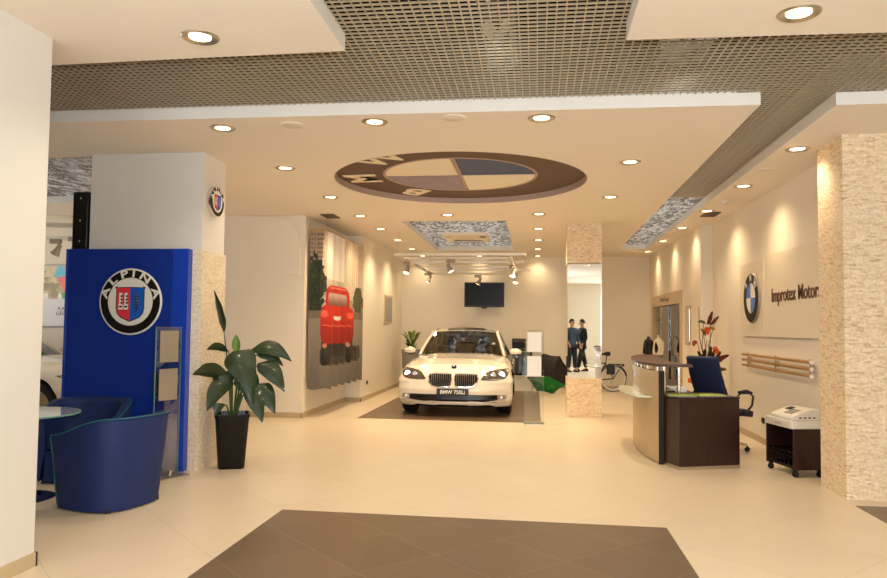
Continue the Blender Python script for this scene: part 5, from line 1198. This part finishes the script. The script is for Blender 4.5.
# ------------------------------------------------------------------ office chair
t = thing('office_chair', 'navy blue swivel office chair with looped armrests behind the desk', 'office chair', (2.36, 9.5, 0), radians(-48))
mb = MB()
def back(u_, v_, off):
    a = (u_ - 0.5) * 2; z = 0.60 + 0.57 * v_; w = 0.235 - 0.02 * v_ - 0.015 * (1 - v_)
    return (a * w, -0.235 - 0.24 * v_ - 0.02 * sin(pi * v_) + 0.05 * a * a + off + 0.003 * cos(v_ * 26), z)
mb.surf(12, 18, lambda u_, v_: back(u_, v_, 0)); mb.build('backrest', M['blue_fabric'], t, True, ang=180, solid=0.055)
mb = MB(); mb.surf(12, 10, lambda u_, v_: ((u_ - 0.5) * 0.5, -0.22 + 0.47 * v_, 0.475 + 0.02 * sin(pi * u_) * sin(pi * v_) - 0.03 * max(0, v_ - 0.8) * 5)); mb.build('seat', M['blue_fabric'], t, True, ang=180, solid=0.07)
for s in (-1, 1):
    mb = MB(); mb.tube([(s * 0.26, -0.20, 0.47), (s * 0.31, -0.20, 0.55), (s * 0.315, -0.19, 0.69), (s * 0.315, -0.12, 0.735), (s * 0.315, 0.08, 0.725), (s * 0.315, 0.15, 0.68), (s * 0.31, 0.13, 0.57), (s * 0.26, 0.06, 0.47)], 0.014, 8); ar = mb.build('armrest', M['black_plastic'], t)
    mb = MB(); mb.tube([(s * 0.315, -0.15, 0.745), (s * 0.315, 0.0, 0.75), (s * 0.315, 0.11, 0.725)], [0.018, 0.026, 0.02], 10); mb.build('arm_pad', M['blue_fabric'], ar)
mb = MB(); mb.cyl((0, 0, 0.12), (0, 0, 0.44), 0.028, n=14); mb.cyl((0, 0, 0.40), (0, 0, 0.445), 0.09, n=16); mb.build('gas_column', M['chrome'], t)
mb = MB()
for k in range(5): a = 2 * pi * k / 5 + 0.35; mb.bar((0.02 * cos(a), 0.02 * sin(a), 0.115), (0.28 * cos(a), 0.28 * sin(a), 0.08), 0.04, 0.028)
mb.cyl((0, 0, 0.085), (0, 0, 0.14), 0.04, n=16); mb.build('star_base', M['chrome'], t)
for k in range(5):
    a = 2 * pi * k / 5 + 0.35; mb = MB(); x, y = 0.28 * cos(a), 0.28 * sin(a)
    for d in (-0.016, 0.016): mb.cyl((x - sin(a) * (d - 0.009), y + cos(a) * (d - 0.009), 0.029), (x - sin(a) * (d + 0.009), y + cos(a) * (d + 0.009), 0.029), 0.029, n=14)
    mb.cyl((x, y, 0.03), (x, y, 0.075), 0.009, n=8); mb.build('castor', M['rubber'], t)

# ------------------------------------------------------------------ the two men whose reflection stands in the column mirror
def skin_mesh(name, V, E, m, parent, root=0, sub=2):
    me = bpy.data.meshes.new(name); me.from_pydata([v[:3] for v in V], E, [])
    o = bpy.data.objects.new('tmp_skin', me); COL.objects.link(o)
    md = o.modifiers.new('skin', 'SKIN'); md.use_smooth_shade = True; md.branch_smoothing = 0.3
    sv = me.skin_vertices[0].data
    for i, v in enumerate(V): rr = v[3] if isinstance(v[3], tuple) else (v[3], v[3]); sv[i].radius = rr; sv[i].use_root = (i == root)
    sb = o.modifiers.new('sub', 'SUBSURF'); sb.levels = sub; sb.render_levels = sub
    dg = bpy.context.evaluated_depsgraph_get(); dg.update()
    m2 = bpy.data.meshes.new_from_object(o.evaluated_get(dg)); m2.name = name; bpy.data.objects.remove(o)
    m2.materials.clear(); m2.materials.append(m)
    return link(name, m2, parent, True, ang=180)
def man(loc, rz, label, jacket, trousers, stride, armbend):
    t = thing('person', label, 'person', loc, rz, 'men reflected in the column mirror')
    # faces +y; heights for a 1.83 m man
    hip, kn, an = 0.96, 0.52, 0.09
    V = [(0, 0, 1.0, 0.12), (0, 0, 1.2, 0.115), (0, 0, 1.4, 0.125), (0, -0.01, 1.54, 0.06), (0, 0.0, 1.60, 0.058), (0, 0.02, 1.68, (0.078, 0.09)), (0, 0.015, 1.77, (0.07, 0.085))]
    E = [(0, 1), (1, 2), (2, 3), (3, 4), (4, 5), (5, 6)]
    for s in (-1, 1):
        st = stride * s; b = len(V)
        V += [(s * 0.10, 0, hip - 0.06, 0.085), (s * 0.105, st * 0.5 + 0.02, kn, 0.06), (s * 0.11, st, an + 0.02, 0.04), (s * 0.12, st + 0.13, 0.04, 0.035)]
        E += [(0, b), (b, b + 1), (b + 1, b + 2), (b + 2, b + 3)]
        b = len(V); bend = armbend
        V += [(s * 0.19, 0, 1.46, 0.06), (s * 0.25, -0.03, 1.17, 0.045), (s * 0.235, 0.04 + 0.18 * bend, 0.93 + 0.15 * bend, 0.032), (s * 0.23, 0.06 + 0.24 * bend, 0.86 + 0.17 * bend, (0.03, 0.02))]
        E += [(2, b), (b, b + 1), (b + 1, b + 2), (b + 2, b + 3)]
        hx, hy, hz = V[b + 3][:3]
        for k, (dy, L) in enumerate(((-0.028, 0.075), (-0.009, 0.085), (0.010, 0.08), (0.028, 0.062))):
            c = len(V); V += [(hx, hy + dy * 0.9, hz - 0.035, 0.010), (hx - s * 0.012, hy + dy + 0.01, hz - 0.035 - L * 0.55, 0.009), (hx - s * 0.03, hy + dy + 0.014, hz - 0.03 - L, 0.0075)]
            E += [(b + 3, c), (c, c + 1), (c + 1, c + 2)]
        c = len(V); V += [(hx - s * 0.012, hy + 0.045, hz - 0.005, 0.011), (hx - s * 0.02, hy + 0.06, hz - 0.045, 0.009)]; E += [(b + 3, c), (c, c + 1)]
    body = skin_mesh('body', V, E, M['skin'], t)
    mb = MB(); mb.tube([(0, 0.108, 1.70), (0, 0.126, 1.672), (0, 0.112, 1.655)], [0.008, 0.017, 0.012], 8); mb.build('nose', M['skin'], t)
    for s in (-1, 1):
        mb = MB(); mb.ball((s * 0.084, 0.0, 1.68), 0.03, 10, (0.35, 0.7, 1.1)); mb.build('ear', M['skin'], t)
        mb = MB(); mb.ball((s * 0.033, 0.097, 1.705), 0.012, 10); mb.build('eye', M['hair'], t)
    mb = MB(); mb.bar((-0.028, 0.107, 1.628), (0.028, 0.107, 1.628), 0.012, 0.008); mb.build('mouth', M['dry_leaf'], t)
    mb = MB(); mb.surf(20, 10, lambda u_, v_: ((0.092 + 0.004 * sin(u_ * 60)) * sin(v_ * 1.75) * cos(2 * pi * u_), 0.004 - 0.014 * v_ + 0.104 * sin(v_ * (1.75 - 0.55 * max(0, sin(2 * pi * u_)))) * sin(2 * pi * u_), 1.725 + 0.115 * cos(v_ * (1.95 - 0.75 * max(0, sin(2 * pi * u_))))))
    mb.build('hair', M['hair'], t, True, ang=180)
    JV = [(0, 0, 0.88, (0.19, 0.15)), (0, 0, 1.1, (0.185, 0.15)), (0, 0, 1.3, (0.205, 0.16)), (0, -0.005, 1.43, (0.19, 0.13)), (0, -0.01, 1.53, 0.08)]; JE = [(0, 1), (1, 2), (2, 3), (3, 4)]
    for s in (-1, 1):
        b = len(JV); JV += [(s * 0.205, 0, 1.455, 0.092), (s * 0.265, -0.03, 1.17, 0.08), (s * 0.24, 0.035 + 0.16 * armbend, 0.945 + 0.13 * armbend, 0.062)]; JE += [(3, b), (b, b + 1), (b + 1, b + 2)]
    skin_mesh('jacket', JV, JE, jacket, t, 1)
    TV = [(0, 0, 0.98, (0.17, 0.13))]; TE = []
    for s in (-1, 1):
        st = stride * s; b = len(TV); TV += [(s * 0.095, 0.0, 0.86, 0.118), (s * 0.105, st * 0.5 + 0.015, kn, 0.094), (s * 0.11, st - 0.005, 0.12, 0.078)]; TE += [(0, b), (b, b + 1), (b + 1, b + 2)]
    skin_mesh('trousers', TV, TE, trousers, t, 0)
    for s in (-1, 1):
        st = stride * s; mb = MB(); mb.X = Matrix.Translation((s * 0.115, st + 0.055, 0.0))
        mb.lathe([(0, 0), (0.05, 0.0), (0.052, 0.03), (0.045, 0.07), (0.03, 0.1), (0, 0.105)], 18); 
        for i, v in enumerate(mb.v): mb.v[i] = Vector((v.x, (v.y - st - 0.055) * 2.7 * (1 if v.z < 0.06 else 0.62) + st + 0.055 - (0.05 if v.z > 0.06 else 0), v.z))
        mb.build('shoe', M['shoe'], t)
    return t
man((1.24, -0.42, 0), radians(-35), 'man in a blue denim jacket and jeans with dark hair seen in the mirror', M['denim'], M['jeans'], 0.05, 0.5)
man((1.62, -0.85, 0), radians(72), 'man in a black suit with a long stride seen in the mirror', M['suit'], M['suit'], 0.2, 0.2)

# ------------------------------------------------------------------ light
def area(name, loc, tgt, sx, sy, e, col):
    L = bpy.data.lights.new(name, 'AREA'); L.shape = 'RECTANGLE'; L.size = sx; L.size_y = sy; L.energy = e; L.color = col
    o = bpy.data.objects.new(name, L); COL.objects.link(o); o.location = loc
    d = Vector(tgt) - Vector(loc); o.rotation_euler = d.to_track_quat('-Z', 'Y').to_euler(); return o
area('assumed_daylight_fill', (-1.45, -4.2, 1.7), (-1.4, 8, 1.9), 3.0, 2.4, 125, (0.80, 0.90, 1.0))  # unseen lamp added for assumed daylight behind the camera; front wall is solid
area('assumed_daylight_fill', (4.0, -4.2, 1.7), (3.0, 8, 1.9), 2.0, 2.4, 150, (0.80, 0.90, 1.0))  # second unseen lamp added for the assumed daylight; no window is built here
area('ceiling_fill', (0.1, -0.3, 1.9), (-0.3, 2.0, 3.3), 0.3, 0.3, 26, (0.88, 0.94, 1.0))  # unseen upward lamp added to brighten the near ceiling
area('column_fill', (0.25, -0.2, 1.85), (-0.8, 7, 1.9), 0.25, 0.2, 48, (0.92, 0.96, 1.0))  # unseen fill lamp added to brighten the left column front
area('left_room_fill', (-9.6, 8.9, 2.0), (-4, 9.3, 1.4), 2.0, 1.8, 40, (1.0, 0.97, 0.93))  # unseen fill lamp added for the left side; no window here
for x, y in ((-2.0, 1.6), (1.6, 1.6), (-2.0, -1.4), (1.6, -1.4), (-6.5, 5.2), (-6.5, 8.6), (4.2, 3.5), (-7.6, 6.4)):
    L = bpy.data.lights.new('added_ceiling_spot', 'SPOT'); L.energy = 60 if x > -5 else 16; L.spot_size = radians(140); L.spot_blend = 0.9; L.shadow_soft_size = 0.06; L.color = (1.0, 0.82, 0.58)  # unseen spots added for extra light; no ceiling fittings at these points
    lo = bpy.data.objects.new('added_ceiling_spot', L); COL.objects.link(lo); lo.location = (x, y, CH - 0.03 if y < 4 or x > 0 else 3.2)
for x, y, e in ( (-0.28, 4.6, 0.6), (1.15, 5.4, 0.6)):
    L = bpy.data.lights.new('plenum_glint_fill', 'POINT'); L.energy = e; L.shadow_soft_size = 0.1; L.color = (0.86, 0.93, 1.0)  # unseen lamps added above the grid to make the foil glint
    lo = bpy.data.objects.new('plenum_glint_fill', L); COL.objects.link(lo); lo.location = (x, y, 3.56)
for x, y, sx, sy, e in ((2.15, 13.6, 0.8, 6.2, 30), (-1.4, 14.4, 1.9, 4.8, 42), (-6.8, 8.5, 3.6, 2.6, 26)):
    lo = area('plenum_fill', (x, y, 3.5), (x, y, 4.0), sx, sy, e, (0.9, 0.95, 1.0)); lo.rotation_euler = (pi, 0, 0)  # unseen upward fill added to light foil and far grid evenly
w = bpy.data.worlds.new('world'); bpy.context.scene.world = w; w.use_nodes = True
w.node_tree.nodes['Background'].inputs['Color'].default_value = (1.0, 0.88, 0.72, 1); w.node_tree.nodes['Background'].inputs['Strength'].default_value = 0.25
sc = bpy.context.scene
sc.view_settings.view_transform = 'Standard'; sc.view_settings.look = 'None'; sc.view_settings.exposure = 0.48
sc.cycles.max_bounces = 8; sc.cycles.diffuse_bounces = 4; sc.cycles.transparent_max_bounces = 12; sc.cycles.use_denoising = True; sc.cycles.sample_clamp_indirect = 6
